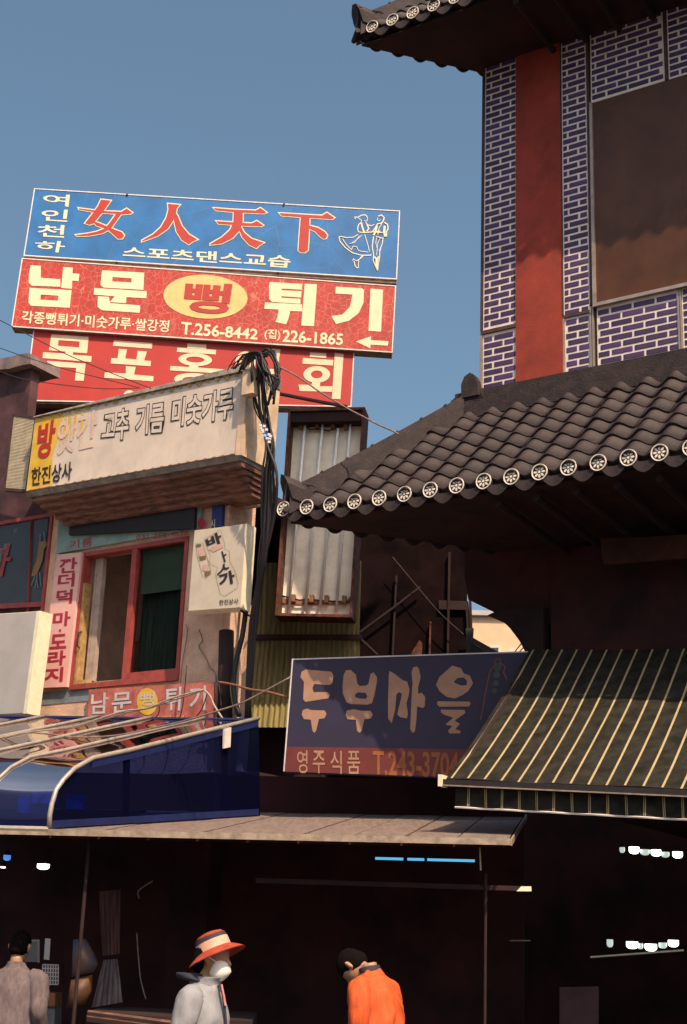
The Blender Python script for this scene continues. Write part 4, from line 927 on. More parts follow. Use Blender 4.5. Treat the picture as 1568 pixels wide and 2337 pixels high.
# perforated panel left of the long sign box
Q = Z4([(75, 330), (205, 352), (150, 770), (25, 762)])
mp_ = thing('mesh_panel', Lf.px(40, 1118, .38), 'small woven mesh panel at the left end of the long sign box', 'panel')
sign_slab('backing', Lf, Q, .36, .03, mat('dark_mesh_backing', (0.10, 0.07, 0.05), .8, .1, 9), mp_)  # plain dark base colour behind the wires
ms = MB(); TL, TR, BR, BL = [V(p) for p in Q]
for i in range(22):
    f = (i+.5)/22; ms.tube([Lf.px(*TL.lerp(TR, f), .366), Lf.px(*BL.lerp(BR, f), .366)], .0055, 4)
for i in range(52):
    f = (i+.5)/52; ms.tube([Lf.px(*TL.lerp(BL, f), .370), Lf.px(*TR.lerp(BR, f), .370)], .0050, 4)
stuff(ms.build('mesh_wires', mat('mesh_wire', (0.62, 0.52, 0.36), .7, .1, 9), mp_))
edge_bars('frame', Lf, Q, .375, .03, .05, M['trimdark'], mp_)
# grey light box at left edge
gb = .55
Q = [(-150, 1412), Z6([(338, 1216)])[0], Z6([(215, 2148)])[0], (-150, 1638)]
t = thing('grey_light_box', Lf.px(0, 1636, gb), 'large blank grey light box with sunlit cream side at the left edge', 'sign')
q = [Lf.az(x, y, gb) for x, y in Q]
sl = MB().slab([P_(q[0][0], gb, q[0][1]), P_(q[1][0], gb, q[1][1]), P_(q[2][0], gb, q[2][1]), P_(q[3][0], gb, q[3][1])], -Lf.out*.012); sl.build('face', M['greybox'], t)
MB().slab([P_(q[0][0], gb-.0125, q[0][1]+.01), P_(q[1][0]+.055, gb-.0125, q[1][1]+.005), P_(q[2][0]+.055, gb-.0125, q[2][1]-.01), P_(q[3][0], gb-.0125, q[3][1]-.01)], -Lf.out*.17).build('casing', M['whiteside'], t)
MB().slab([P_(q[1][0]+.001, gb+.003, q[1][1]+.005), P_(q[1][0]+.052, gb+.003, q[1][1]+.005), P_(q[2][0]+.052, gb+.003, q[2][1]-.01), P_(q[2][0]+.001, gb+.003, q[2][1]-.01)], -Lf.out*.0145).build('corner_trim', M['whiteside'], t)

# ================================================================ STRIPPED LIGHT BOX with bare tubes
Rb = Frame(atY(730, 1200, 15.3), 10.0)
Q = [(658, 934), (833, 929), (802, 1408), (628, 1404)]
t = thing('stripped_light_box', Rb.px(720, 1405, 0), 'tall rusty light box without its face, four bare fluorescent tubes inside', 'light box')
q = [Rb.px(x, y, 0) for x, y in Q]; n = Rb.out
edge_bars('rusty_frame', Rb, [(661, 936), (830, 932), (800, 1406), (631, 1402)], 0.0, .030, .30, M['rust'], t)
sign_slab('backing', Rb, Q, -.20, .02, M['backing'], t)
ins = MB().slab([Rb.px(664, 940, -.02), Rb.px(828, 936, -.02), Rb.px(827, 960, -.02), Rb.px(663, 963, -.02)], -n*.22); ins.build('top_housing', M['darker'], t)
tx = [((785, 820), (480, 1355)), ((948, 800), (668, 1350)), ((1088, 850), (840, 1300)), ((1203, 770), (1025, 1355))]
for (xt, yt), (xb, yb) in tx:
    pt = Z5([(xt, yt)])[0]; pb = Y1([(xb, yb)])[0]
    MB().tube([Rb.px(*pt, -.13), Rb.px(*pb, -.13)], .016, 10).build('tube', M['tubeoff'], t, smooth=True)
sk = Z5([(745, 818), (895, 820), (1042, 820), (1158, 825)]) + Y1([(535, 1200), (745, 1205), (915, 1210), (1115, 1215)])
for (x, y) in sk:
    c = Rb.az(x, y, -.15); so_ = MB().fbox(Rb, c[0]-.022, c[0]+.022, -.22, -.12, c[1]-.04, c[1]+.04).build('socket', M['socket'], t)
for (pts, bb) in ((Z5([(660, 800), (700, 780), (760, 800), (830, 860), (890, 850), (1000, 870), (1060, 840), (1160, 830)]), -.14), (Y1([(400, 1170), (470, 1190), (600, 1220), (700, 1210), (850, 1225), (1000, 1235), (1180, 1240)]), -.14), (Z5([(960, 890), (1000, 1000), (1040, 1120)]), -.24)):
    MB().tube([Rb.px(x, y, bb) for x, y in pts], .010, 5).build('wiring', M['cable'], t)
hb2 = MB().prism([Rb.px(x, y, -.19) for x, y in Y1([(380, 1130), (440, 1200), (560, 1210), (700, 1222), (820, 1215), (1000, 1245), (1150, 1225), (1210, 1130), (1215, 1250), (1150, 1262), (990, 1272), (840, 1268), (700, 1275), (560, 1270), (440, 1265), (380, 1280)])], -n*.01)
hb2.build('burnt_band', M['socket'], t)
# yellow fibreglass panels below/left of it
Fy = Frame(atY(600, 1500, 16.0), 12.0)
def corr(name, F, quad, b, m, amp, pitch, label, cat, group=None, parent=None):
    q = [F.px(x, y, b) for x, y in quad]; wd = (q[1]-q[0]).length; k = max(8, int(wd/pitch*6)); vs = []; fs = []
    for j in (0, 1):
        for i in range(k+1):
            f = i/k; p = (q[0].lerp(q[1], f) if j == 0 else q[3].lerp(q[2], f)) + F.out*amp*math.sin(f*wd/pitch*2*math.pi); vs.append(p)
    for i in range(k): fs.append((k+1+i, k+2+i, i+1, i))
    n0 = len(vs); vs += [v-F.out*.004 for v in vs]; fs += [(n0+i, n0+i+1, n0+k+2+i, n0+k+1+i) for i in range(k)]
    o = link_mesh(name, vs, fs, m, parent, smooth=True)
    if label: tag(o, label, cat, group)
    return o
fy = thing('fibreglass_wall', Fy.px(600, 1625, 0), 'yellowed corrugated fibreglass wall behind the stripped light box', 'wall')
corr('upper_sheet', Fy, [(590, 1285), (825, 1280), (820, 1450), (583, 1450)], 0, M['fibre'], .012, .06, None, None, parent=fy)
corr('lower_sheet', Fy, [(584, 1456), (822, 1456), (820, 1660), (560, 1660)], .01, M['fibre'], .012, .06, None, None, parent=fy)
MB().slab([Fy.px(580, 1448, .04), Fy.px(824, 1448, .04), Fy.px(824, 1460, .04), Fy.px(580, 1460, .04)], -Fy.out*.05).build('rail', M['trimdark'], fy)
for x0, y0, x1, y1, w_ in ((572, 1200, 552, 1640, 7), (562, 1300, 545, 1500, 5)):
    MB().slab([Fy.px(x0-w_, y0, .05), Fy.px(x0+w_, y0, .05), Fy.px(x1+w_, y1, .05), Fy.px(x1-w_, y1, .05)], -Fy.out*.06).build('post', M['darker'], fy)
# dark timber back building filling the yard
Fk = Frame(atY(800, 1500, 17.6), 5.0)
yb_ = thing('yard_shed', Fk.P(0, -1, 0), 'dark market shed behind the navy sign with posts and braces', 'shed')
zr = Fk.az(700, 1195)[1]
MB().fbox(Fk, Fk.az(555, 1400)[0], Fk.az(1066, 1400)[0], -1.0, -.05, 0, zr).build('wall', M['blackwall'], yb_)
for p, w_, m_ in (([(1026, 1260), (1022, 1500)], 5, 'darker'), (Y6([(218, 285), (200, 655)]), 4, 'darker'), (Y6([(376, 500), (372, 655)]), 4, 'rust'), (Y6([(560, 390), (566, 540)]), 6, 'darker'), (Y6([(40, 290), (36, 640)]), 5, 'fibre')):
    p = p if len(p) == 2 else p; (x0, y0), (x1, y1) = p
    MB().slab([Fk.px(x0-w_/2, y0, .03), Fk.px(x0+w_/2, y0, .03), Fk.px(x1+w_/2, y1, .03), Fk.px(x1-w_/2, y1, .03)], -Fk.out*.05).build('post', M[m_], yb_)
MB().prism([Fk.px(x, y, .0) for x, y in Y6([(285, 650), (325, 585), (338, 600), (336, 655)])], -Fk.out*.03).build('gable_board', M['rust'], yb_)
MB().prism([Fk.px(x, y, .01) for x, y in Y6([(415, 400), (552, 405), (556, 450), (560, 530), (545, 530), (540, 445), (415, 442)])], -Fk.out*.03).build('beam', M['darker'], yb_)
for p in (Y6([(330, 340), (200, 440), (50, 550)]), Y6([(0, 560), (60, 590), (130, 655)])):
    MB().tube([Fk.px(x, y, .06) for x, y in p], .018, 6).build('brace', M['darker'], yb_)
cable('yard_rope', Y6([(200, 200), (300, 320), (420, 460), (548, 575)]), Fk, .15, .006, 'darkrope', 'thin rope running diagonally across the dark shed')
# dark post and bracing beside the sky gap, peach building beyond
MB_ = tag(MB().prism([Fk.px(x, y, .2) for x, y in Y6([(540, 530), (578, 530), (575, 575), (690, 640), (560, 645), (545, 645)])], -Fk.out*.1).build('iron_bracket', M['cable']), 'black iron bracket by the gap over the navy sign', 'bracket')
for pp in (Y6([(566, 580), (572, 640)]), Y6([(570, 600), (640, 645)]), Y6([(768, 640), (800, 600)]), Y6([(785, 645), (818, 610)])):
    cable('stray_wire', pp, Fk, .22, .007, 'cable', 'short dark wire in the gap beside the peach building', group='short wires in the gap over the navy sign')
Fp = Frame(atY(1120, 1450, 34.0), 4.0)
pb_ = thing('peach_building', Fp.P(0, -2, 0), 'distant sunlit peach building seen through the gap under the tiled eave', 'building')
pa0, pz = Fp.az(1040, 1405); pa1 = Fp.az(1290, 1412)[0]
MB().fbox(Fp, pa0, pa1, -5, 0, 0, pz).build('wall', M['peach'], pb_)
for x0, y0, x1, y1 in ((1083, 1478, 1107, 1520), (1118, 1474, 1142, 1520), (1162, 1484, 1200, 1520)):
    (wa, wt), (wb, wbt) = Fp.az(x0, y0, .03), Fp.az(x1, y1, .03)
    fo = MB().fbox(Fp, wa, wb, .001, .05, wbt, wt).build('window', M['whiteplastic'], pb_)
    MB().fbox(Fp, wa+.05, wb-.05, .051, .06, wbt+.05, wt-.05).build('pane', M['farglass'], fo)
MB().fbox(Fp, pa0-.2, pa1+.2, -5.2, .12, pz+.001, pz+.12).build('roof', M['greybox'], pb_)

# ================================================================ NAVY TOFU SIGN
Tf = Frame(atY(900, 1640, 12.9), 10.0)
Q = [(668, 1505), (1230, 1487), (1200, 1781), (648, 1762)]
t = thing('shop_sign', Tf.px(900, 1770, 0), 'navy shop sign with brush-style tan letters and a dark red band, in shade', 'sign')
sign_slab('panel', Tf, Q, 0, .10, M['tofublue'], t)
edge_bars('rim', Tf, [(668, 1505), (1230, 1487), (1200, 1781), (648, 1762)], 0, .012, .02, M['whiteplastic'], t, 'TL')
shapes('red_band', [[[(653, 1704), (1206, 1712), (1200, 1778), (649, 1761)]]], Tf, .003, M['tofured'], t)
tf = [
 [Y7([(205, 210), (230, 212), (375, 225), (388, 250), (380, 300), (360, 312), (262, 305), (250, 330), (258, 358), (350, 358), (366, 378), (355, 398), (205, 422), (190, 405), (195, 290), (172, 260), (180, 225)])],
 [Y7([(215, 465), (240, 475), (330, 478), (343, 500), (330, 528), (292, 535), (275, 610), (262, 625), (250, 610), (240, 538), (195, 535), (180, 505), (188, 475)])],
 [Y7([(470, 215), (500, 212), (535, 245), (545, 305), (560, 318), (605, 315), (618, 300), (630, 240), (650, 228), (672, 260), (672, 290), (655, 380), (640, 430), (610, 440), (500, 436), (475, 425), (450, 370), (447, 320), (455, 245)]), Y7([(530, 372), (550, 360), (595, 362), (610, 385), (600, 402), (560, 400), (530, 392)])],
 [Y7([(475, 478), (520, 470), (570, 480), (630, 480), (645, 505), (632, 530), (590, 535), (572, 610), (558, 625), (542, 610), (535, 540), (480, 535), (468, 505)])],
 [Y7([(755, 220), (790, 240), (840, 280), (870, 290), (885, 340), (880, 380), (865, 430), (875, 500), (868, 530), (825, 522), (805, 505), (812, 470), (830, 400), (835, 370), (820, 358), (800, 370), (790, 480), (768, 562), (745, 530), (745, 400), (750, 250)])],
 [Y7([(910, 195), (935, 190), (948, 210), (958, 260), (940, 330), (942, 370), (965, 362), (988, 390), (985, 450), (970, 462), (935, 450), (930, 540), (920, 615), (905, 625), (890, 600), (898, 400), (905, 300), (898, 230)])],
 [Y7([(1165, 185), (1220, 200), (1240, 235), (1280, 250), (1300, 300), (1270, 350), (1230, 378), (1180, 400), (1130, 390), (1080, 350), (1058, 310), (1080, 260), (1130, 215)]), Y7([(1175, 290), (1200, 265), (1240, 262), (1262, 285), (1258, 312), (1225, 315), (1185, 300)])],
 [Y7([(1070, 418), (1275, 420), (1285, 432), (1275, 452), (1080, 454), (1064, 435)])],
 [Y7([(1090, 472), (1245, 474), (1250, 495), (1200, 530), (1180, 545), (1215, 565), (1185, 600), (1220, 612), (1215, 628), (1145, 628), (1138, 610), (1165, 580), (1120, 570), (1170, 525), (1110, 505), (1090, 490)])]]
shapes('brush_letter', tf, Tf, .004, M['tofuink'], t, .0003, per=(2, 2, 2, 3))
mb = MB()
for ch, q in (('영', (150, 738, 218, 888)), ('주', (252, 740, 332, 888)), ('식', (368, 742, 442, 892)), ('품', (478, 742, 562, 892))): text_on(mb, ch, Y7(rect(*q)), Tf, .007, .006)
stuff(mb.build('small_lettering', M['tofuink'], t))
mb = MB(); text_on(mb, 'T.243-3704', Y7([(645, 740), (1205, 752), (1205, 925), (645, 898)]), Tf, .007, .02); stuff(mb.build('phone_number', M['tofuorange'], t))
shapes('leaf_emblem', [[Y7(ribbon(p, 6))] for p in ([(1350, 540), (1400, 270), (1415, 210), (1440, 190), (1445, 150), (1475, 135), (1480, 170), (1510, 190), (1500, 230), (1520, 275)],)], Tf, .005, mat('dull_red_line', (0.25, 0.06, 0.04), .7, .1, 6), t)
shapes('leaf_motif', [[Y7(ellipse(x, y, r, r*1.1, 12))] for x, y, r in ((1462, 195, 26), (1455, 245, 22), (1450, 300, 20), (1440, 350, 18))], Tf, .005, mat('dull_green_ink', (0.05, 0.07, 0.06), .7, .2, 6), t, .0006)

# ================================================================ GREEN STRIPED AWNING
Ya = 11.05
P1 = atY(1018, 1777, Ya); PR = atY(1568, 1801, Ya-.92); bdir = PR-P1; tilt = bdir.z/math.hypot(bdir.x, bdir.y)
Aw = Frame(P1, math.degrees(math.atan2(-bdir.y, bdir.x)))
zf = P1.z; aend_ = 3.6
rake = ray(2285, -190).normalized()
best = None
for i in range(600):
    l_ = 0.3+i*0.01; p = P1+rake*l_-CAM; yy = 1168.5-FPX*p.dot(CU)/p.dot(CF)
    if best is None or abs(yy-1484) < best[0]: best = (abs(yy-1484), l_)
AL = best[1]; print('awning length', AL, 'tilt', tilt, 'rake', rake, 'back at', P1+rake*AL)
t = thing('awning', Aw.P(1.5, 0, zf), 'dark green canvas awning with thin cream stripes', 'awning')
nS = 24
def aw_pt(a_, f, off=0.0):
    return Aw.P(a_, 0, zf+tilt*a_) + rake*(AL*f) + V((0, 0, off-0.05*math.sin(math.pi*f)-.010*math.sin(math.pi*f)*math.sin(a_*4.1)+.012*noise.noise(V((a_*2.3, f*3, 0)))))
def AP(a_, b_, z_): return Aw.P(a_, b_, z_+tilt*a_)
class _A: pass
AwT = _A(); AwT.P = AP
cv = MB(); rows_ = 10
vs = [aw_pt(aend_*i/24, j/rows_) for j in range(rows_+1) for i in range(25)]
fs = [(j*25+i, j*25+i+1, (j+1)*25+i+1, (j+1)*25+i) for j in range(rows_) for i in range(24)]
vs2 = [v-V((0, 0, .004)) for v in vs]
cv.add(vs+vs2, fs+[tuple(275+k for k in f[::-1]) for f in fs]); cv.build('canvas', M['awning'], t, smooth=True)
sp_ = lambda x: Aw.az(x, 1800, 0)[0]
s0 = Aw.az(*X1([(122, 803)])[0], 0)[0]; s13 = Aw.az(*X1([(1415, 833)])[0], 0)[0]; pit = (s13-s0)/12.0
for i in range(26):
    a_ = s0+pit*i
    if a_ > aend_-.03: break
    vs = []; 
    for j in range(rows_*2+1):
        for d in (-.0085, .0085): vs.append(aw_pt(a_+d, j/(rows_*2), .0045))
    MB().add(vs, [(2*j, 2*j+1, 2*j+3, 2*j+2) for j in range(rows_*2)]).build('stripe', M['stripe'], t)
fbz = MB(); fbz.fbox(AwT, -.01, aend_, -.03, .035, zf-.055, zf-.008); fbz.build('front_bar', M['cable'], t)
fb2 = MB(); fb2.fbox(AwT, -.01, aend_, .0355, .045, zf-.060, zf-.050); fb2.build('white_rail', M['signedge'], t)
MB().fbox(AwT, -.045, -.011, -.05, .05, zf-.065, zf+.025).build('end_cap', M['whiteside'], t)
vh = Aw.az(1060, 1840, .0)[1]; va = Aw.az(1040, 1810, .0)[0]
vl = MB(); n = 90; vs = []
for j, z_ in enumerate((zf-.0605, vh)):
    for i in range(n+1): vs.append(AP(.07+(aend_-.1)*i/n, -.02+.012*math.sin(i*.7)*j, z_))
fs = [(i, i+1, n+2+i, n+1+i) for i in range(n)]
vl.add(vs+[v-Aw.out*.003 for v in vs], fs+[tuple(2*n+2+k for k in f) for f in fs]); vl.build('valance', M['awning'], t, smooth=True)
for i in range(1, 26):
    a_ = s0+pit*i-.0
    if a_ > aend_-.03: break
    ii = (a_-.07)/(aend_-.1)*n
    mb = MB(); ww = .006
    for d in (-.008, .004):
        ip = lambda dd: V(AP(a_+dd, -.02+.012*math.sin((a_+dd-.07)/(aend_-.1)*n*.7)+.003, vh))
        mb.add([AP(a_+d, -.017, zf-.062), AP(a_+d+ww, -.017, zf-.062), ip(d+ww), ip(d)], [(0, 1, 2, 3)])
    mb.build('valance_stripe', M['stripe'], t)
mb = MB(); mb.tube([AP(.07+(aend_-.1)*i/n, -.02+.012*math.sin(i*.7), vh) for i in range(n+1)], .008, 5); mb.build('valance_hem', M['whitemetal'], t)
for f in (0.0, 1.0):
    pass
MB().tube([AP(.06, -.02, zf-.03), aw_pt(.06, 1.0, -.05)], .02, 8).build('arm', M['darker'], t)
# roof slab / shop under the awning
sh = thing('market_shop', Aw.P(1.5, -3, 0), 'dark open shop under the green awning', 'shop')
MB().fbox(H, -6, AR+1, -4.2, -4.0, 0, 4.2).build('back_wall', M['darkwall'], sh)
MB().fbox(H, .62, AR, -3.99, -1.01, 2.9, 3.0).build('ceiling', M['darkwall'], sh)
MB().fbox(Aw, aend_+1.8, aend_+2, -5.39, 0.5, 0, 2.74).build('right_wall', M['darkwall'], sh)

# ================================================================ TIN ROOF AND BLUE LEAN-TO
TFL = atY(112, 1893, 10.9); TFR = atY(1165, 1917, 10.35); TFLx = atY(-420, 1884, 11.2)
dirR = (TFR-TFL); dirR.z = 0; dirR.normalize(); back = V((-dirR.y, dirR.x, 0))
if back.y < 0: back = -back
def tin(p, d, up): return p + back*d + V((0, 0, up))
def tin_at(x, y, depth_guess, slope_):  # intersect ray with the sloping tin plane
    n_ = dirR.cross(back+V((0, 0, slope_))).normalized(); return onp(x, y, TFL, n_)
slope_t = 0.145
tr = thing('tin_roof', (TFL+TFR)/2, 'low weathered tin roof over the dark market stall', 'roof')
RL = (TFR-TFL).length
nst = 12
def tpt(u, d): 
    p = TFLx.lerp(TFR, u); return p + back*d + V((0, 0, slope_t*d))
D_ = 3.9
for i in range(nst+2):
    u0, u1 = i/(nst+2), (i+1)/(nst+2)
    vs = [tpt(u0, 0), tpt(u1-.003, 0), tpt(u1-.003, D_), tpt(u0, D_)]; lap = .004 if i % 2 else .0
    vs = [v+V((0, 0, lap)) for v in vs]
    MB().prism(vs, V((0, 0, -.012))).build('tin_sheet', M['tin'], tr)
ff = MB(); ff.prism([tpt(0, -.015)+V((0, 0, .012)), tpt(1, -.015)+V((0, 0, .012)), tpt(1, -.015)+V((0, 0, -.035)), tpt(0, -.015)+V((0, 0, -.035))], back*.013); ff.build('edge_trim', M['signedge'], tr)
ff = MB(); ff.prism([tpt(1, 0)+dirR*.012+V((0, 0, .008)), tpt(1, D_)+dirR*.012+V((0, 0, .008)), tpt(1, D_)+dirR*.012+V((0, 0, -.04)), tpt(1, 0)+dirR*.012+V((0, 0, -.04))], -dirR*.011); ff.build('end_trim', M['signedge'], tr)
ft = MB()
ft.prism([tpt(0, .05)+V((0, 0, -.03)), tpt(.99, .05)+V((0, 0, -.03)), tpt(.99, D_)+V((0, 0, -.03)), tpt(0, D_)+V((0, 0, -.03))], V((0, 0, -.03))); ft.build('ceiling_board', M['darkwall'], tr)
# stall walls below
st_ = thing('market_stall', tpt(.5, 1.5)-V((0, 0, 2.4)), 'dark market stall under the tin roof', 'stall')
z_c = 2.3
bw = MB().prism([V((p.x, p.y, 0)) for p in (tpt(-.35, 3.4), tpt(1.0, 3.4), tpt(1.0, 3.5), tpt(-.35, 3.5))], V((0, 0, 3.2))); bw.build('back_wall', M['darkwall'], st_)
for u in (.405, 1.0):
    p = tpt(u, .2); 
pp_ = MB()
for (x, r) in ((742/3.4087/1.2787, .025),):
    c = onp(x, 2300, tpt(0, .25), back); pp_.tube([V((c.x, c.y, 0)), V((c.x, c.y, 2.35))], .014, 8)
pp_.build('post', M['darker'], st_)
c = onp(1108, 2100, tpt(0, .4), back); MB().tube([V((c.x, c.y, 0)), V((c.x, c.y, 2.15))], .011, 8).build('post', M['darker'], st_)
c0 = onp(1095, 1926, tpt(0, .1), back); c1 = onp(1097, 1986, tpt(0, .1), back); MB().tube([c0, c1], .006, 6).build('hanging_rod', M['palecable'], st_)
# long low beam; a pale plate paints the sunlight on its end
bq = [onp(x, y, tpt(0, .42), back) for x, y in X3([(-100, 520), (1385, 566), (1385, 592), (-100, 546)])]
MB().prism(bq, back*.06).build('beam', M['darker'], st_)
bq = [onp(x, y, tpt(0, .40), back) for x, y in X3([(1330, 566), (1384, 566), (1386, 592), (1305, 592)])]
MB().prism(bq, back*.012).build('painted_sunlit_end', M['whiteside'], st_)
# blue strip light
tb = thing('strip_light', onp(970, 1960, tpt(0, .9), back), 'thin glowing blue strip light under the tin roof', 'light')
for xa, xb in ((545, 695), (718, 808), (825, 1080)):
    pa = onp(*X3([(xa, 415+.025*(xa-545))])[0], tpt(0, .9), back); pb2 = onp(*X3([(xb, 415+.025*(xb-545))])[0], tpt(0, .9), back)
    MB().tube([pa, pb2], .010, 8).build('lit_tube', M['tubeblue'], tb)

# ---- lean-to with curved blue acrylic
G0 = TFL + V((0, 0, .012))        # front bottom corner of the gable
# gable profile in picture units, on a vertical plane running back from the corner
def gable_dir():
    tgt = (590, 1862)
    best = None
    for i in range(-200, 900):
        an = R_(i*.1); d = V((math.sin(an), math.cos(an), 0)); nn = V((d.y, -d.x, 0)); p = onp(*tgt, G0, nn)
        ln = (p-G0).dot(d)
        err = abs((p-G0).z - slope_t*((p-G0).dot(back))*1.0)
        if ln > 0.5 and (best is None or err < best[0]): best = (err, d, ln, i*.1)
    return best
gd = gable_dir(); print('gable', gd)
gdir = V((math.sin(R_(31)), math.cos(R_(31)), 0)); gn = V((gdir.y, -gdir.x, 0))
def gp(x, y, o=0.0): return onp(x, y, G0+gn*o, gn)
prof_px = [(112, 1893), (113, 1865), (118, 1838), (128, 1806), (145, 1782), (170, 1757), (212, 1733), (300, 1714), (400, 1689), (500, 1664), (590, 1642)]
prof = [gp(x, y) for x, y in prof_px]
for p in prof: pass
lt = thing('acrylic_lean_to', G0, 'curved lean-to of blue tinted acrylic sheets on silver ribs', 'lean-to')
leftdir = -(Lf.ra); leftdir = (TFLx-TFL); leftdir.z = 0; leftdir.normalize()
LL = 4.2
NP = len(prof)
# ribs; picture positions of rib tops guide spacing
sp_r = []
for k in range(6):
    off = leftdir*(0.52*k)
    if off.length > LL: break
    MB().tube([p+off+V((0, 0, .012)) for p in prof], .019 if k < 1 else .013, 8).build('rib', M['frametube'], lt, smooth=True)
for k in range(6):
    o0, o1 = leftdir*(0.52*k+.003), leftdir*(0.52*(k+1)-.003)
    vs = []; m_ = 6
    fine = []
    for i in range(NP-1):
        for q in range(3): fine.append(prof[i].lerp(prof[i+1], q/3))
    fine.append(prof[-1])
    for p in fine:
        for j in range(m_+1): vs.append(p+o0.lerp(o1, j/m_)+V((0, 0, -.006*math.sin(math.pi*j/m_)*2)))
    fs = [(i*(m_+1)+j, i*(m_+1)+j+1, (i+1)*(m_+1)+j+1, (i+1)*(m_+1)+j) for i in range(len(fine)-1) for j in range(m_)]
    MB().add(vs, fs).build('acrylic_sheet', M['acrylic'], lt, smooth=True)
gl = [gp(x, y, -.012) for x, y in prof_px] + [gp(x, y, -.012) for x, y in ((594, 1862), (400, 1874))]
MB().add(gl, [tuple(range(len(gl)))]).build('gable_sheet', M['tinted'], lt)
fm = MB()
edge = [gp(x, y, .004) for x, y in prof_px]; low_e = [gp(x, y, .004) for x, y in ((114, 1890), (300, 1879), (590, 1860))]
def strip(mb, pts, h):
    for i in range(len(pts)-1):
        mb.slab([pts[i], pts[i+1], pts[i+1]+h, pts[i]+h], -gn*.02)
strip(fm, edge[6:], V((0, 0, -.065))); strip(fm, [p+V((0, 0, .055)) for p in low_e], V((0, 0, -.055)))
fm.build('gable_frame', M['frameblue'], lt)
for x, yt, yb in ((291, 1722, 1876), (515, 1668, 1862)):
    MB().slab([gp(x-6, yt, -.02), gp(x+6, yt, -.02), gp(x+4, yb, -.02), gp(x-8, yb, -.02)], -gn*.02).build('mullion', M['frameblue'], lt)
MB().slab([gp(513, 1664, .03), gp(528, 1660, .03), gp(526, 1705, .03), gp(512, 1708, .03)], -gn*.02).build('mullion_cap', M['whitemetal'], lt)
fr2 = MB().tube([prof[0]+V((0, 0, .0)), prof[0]+leftdir*LL], .022, 8); fr2.build('front_rail', M['frametube'], lt)
MB().tube([prof[-1], prof[-1]+leftdir*LL], .012, 6).build('back_rail', M['frameblue'], lt)
# boxes inside the lean-to
for i, (x, y, dx, dz, m_) in enumerate(((75, 1835, .26, .16, 'bluelamp0'), (100, 1815, .20, .14, 'bb'), (170, 1830, .14, .13, 'bb'))):
    c = onp(x, y, G0+gdir*1.3, gdir); mm = mat('pale_blue_carton', (0.30, 0.55, 0.75), .7, .2, 9)
    tag(MB().wbox(c.x-dx/2, c.x+dx/2, c.y, c.y+.2, c.z-dz/2, c.z+dz/2).build('carton', mm), ('pale blue carton standing behind the curved acrylic', 'pale blue carton on top behind the curved acrylic', 'small blue carton right of the silver rib')[i], 'carton', 'cartons inside the acrylic lean-to')
fl2 = MB().prism([tin(TFLx, .3, .05), tin(TFL, .3, .05), tin(TFL, 2.5, .4), tin(TFLx, 2.5, .4)], V((0, 0, -.02))); fl2.build('inner_floor', M['darker'], lt)

# ---- cables over the lean-to
go_ = 'cables strung over the acrylic roof'
Cf = Frame(atY(300, 1650, 12.6), 20.0)
cable('overhead_cable', X2([(-40, 220), (160, 180), (400, 150), (560, 100), (680, 65), (800, 50), (900, 10), (960, -12)])[:] + Z7([(700, 1870)]), Cf, .6, .008, 'palecable', 'pale twin cable rising to the tie point at the corner', group=go_)
cable('overhead_cable', X2([(-40, 232), (170, 178), (400, 158), (560, 112), (690, 75), (820, 48), (920, 15)])+Z7([(690, 1882)]), Cf, .57, .006, 'greycable', 'grey cable running beside the pale twin cable', group=go_)
cable('overhead_cable', X2([(150, 180), (280, 192), (420, 208), (620, 200), (800, 165), (1000, 120), (1200, 60), (1340, 10)])+Z7([(1530, 1750)]), Cf, .4, .008, 'greycable', 'long dark cable sagging across the acrylic roof towards the navy sign', group=go_)
cable('overhead_cable', Z7([(700, 1870), (760, 1930), (800, 2020), (850, 2100), (890, 2160)]), Lf, .45, .011, 'palecable', 'short cable dropping from the tie point', group=go_)
cable('overhead_cable', Z7([(840, 1800), (970, 1820), (1150, 1870), (1300, 1890), (1520, 1950)]), Lf, .25, .012, mat('rusty_cable', (0.22, 0.08, 0.04), .8, .2, 10), 'rusty wire stretching right from the drainpipe', group=go_)
for p in ([(540, 1640), (480, 2120), (350, 2180)], [(740, 1890), (680, 2060), (590, 2170)], [(820, 1740), (850, 1850), (870, 2050)], [(280, 2000), (270, 2100), (200, 2180)]):
    cable('dangling_wire', Z7(p), Lf, .2, .006, 'cable', 'thin dark wire dangling in front of the small red banner', group='thin wires by the small red banner')
gs = 'thin wires crossing the sky at upper left'
Cs = Frame(atY(200, 800, 12.5), 10.0)
cable('sky_wire', Z3([(-60, 210), (0, 232), (200, 335), (460, 468), (700, 570), (900, 650), (1080, 718)]), Cs, 0, .0045, 'cable', 'upper thin wire slanting down across the lowest red billboard', group=gs)
cable('sky_wire', Z3([(-60, 410), (0, 430), (200, 500), (460, 580), (700, 640), (1000, 715)]), Cs, 0, .004, 'cable', 'middle thin wire across the lowest red billboard', group=gs)
cable('sky_wire', Z3([(0, 600), (180, 655), (500, 700), (760, 722), (1000, 715)]), Cs, 0, .004, 'cable', 'lowest thin wire sagging across the red billboard', group=gs)
cable('span_wire', Z5([(510, 265), (640, 330), (760, 400), (900, 500), (1080, 610), (1200, 680), (1340, 752), (1450, 810), (1568, 862), (1640, 900)]), Lf, .62, .008, 'greycable', 'wire running from the tangle down to the tiled hip')
tag(MB().tube([Rb.px(*p, .3) for p in Z5([(540, 528), (800, 580), (1170, 650)])], .022, 6).build('steel_bar', M['trimdark']), 'dark threaded bar slanting over the rusty light box', 'bar')

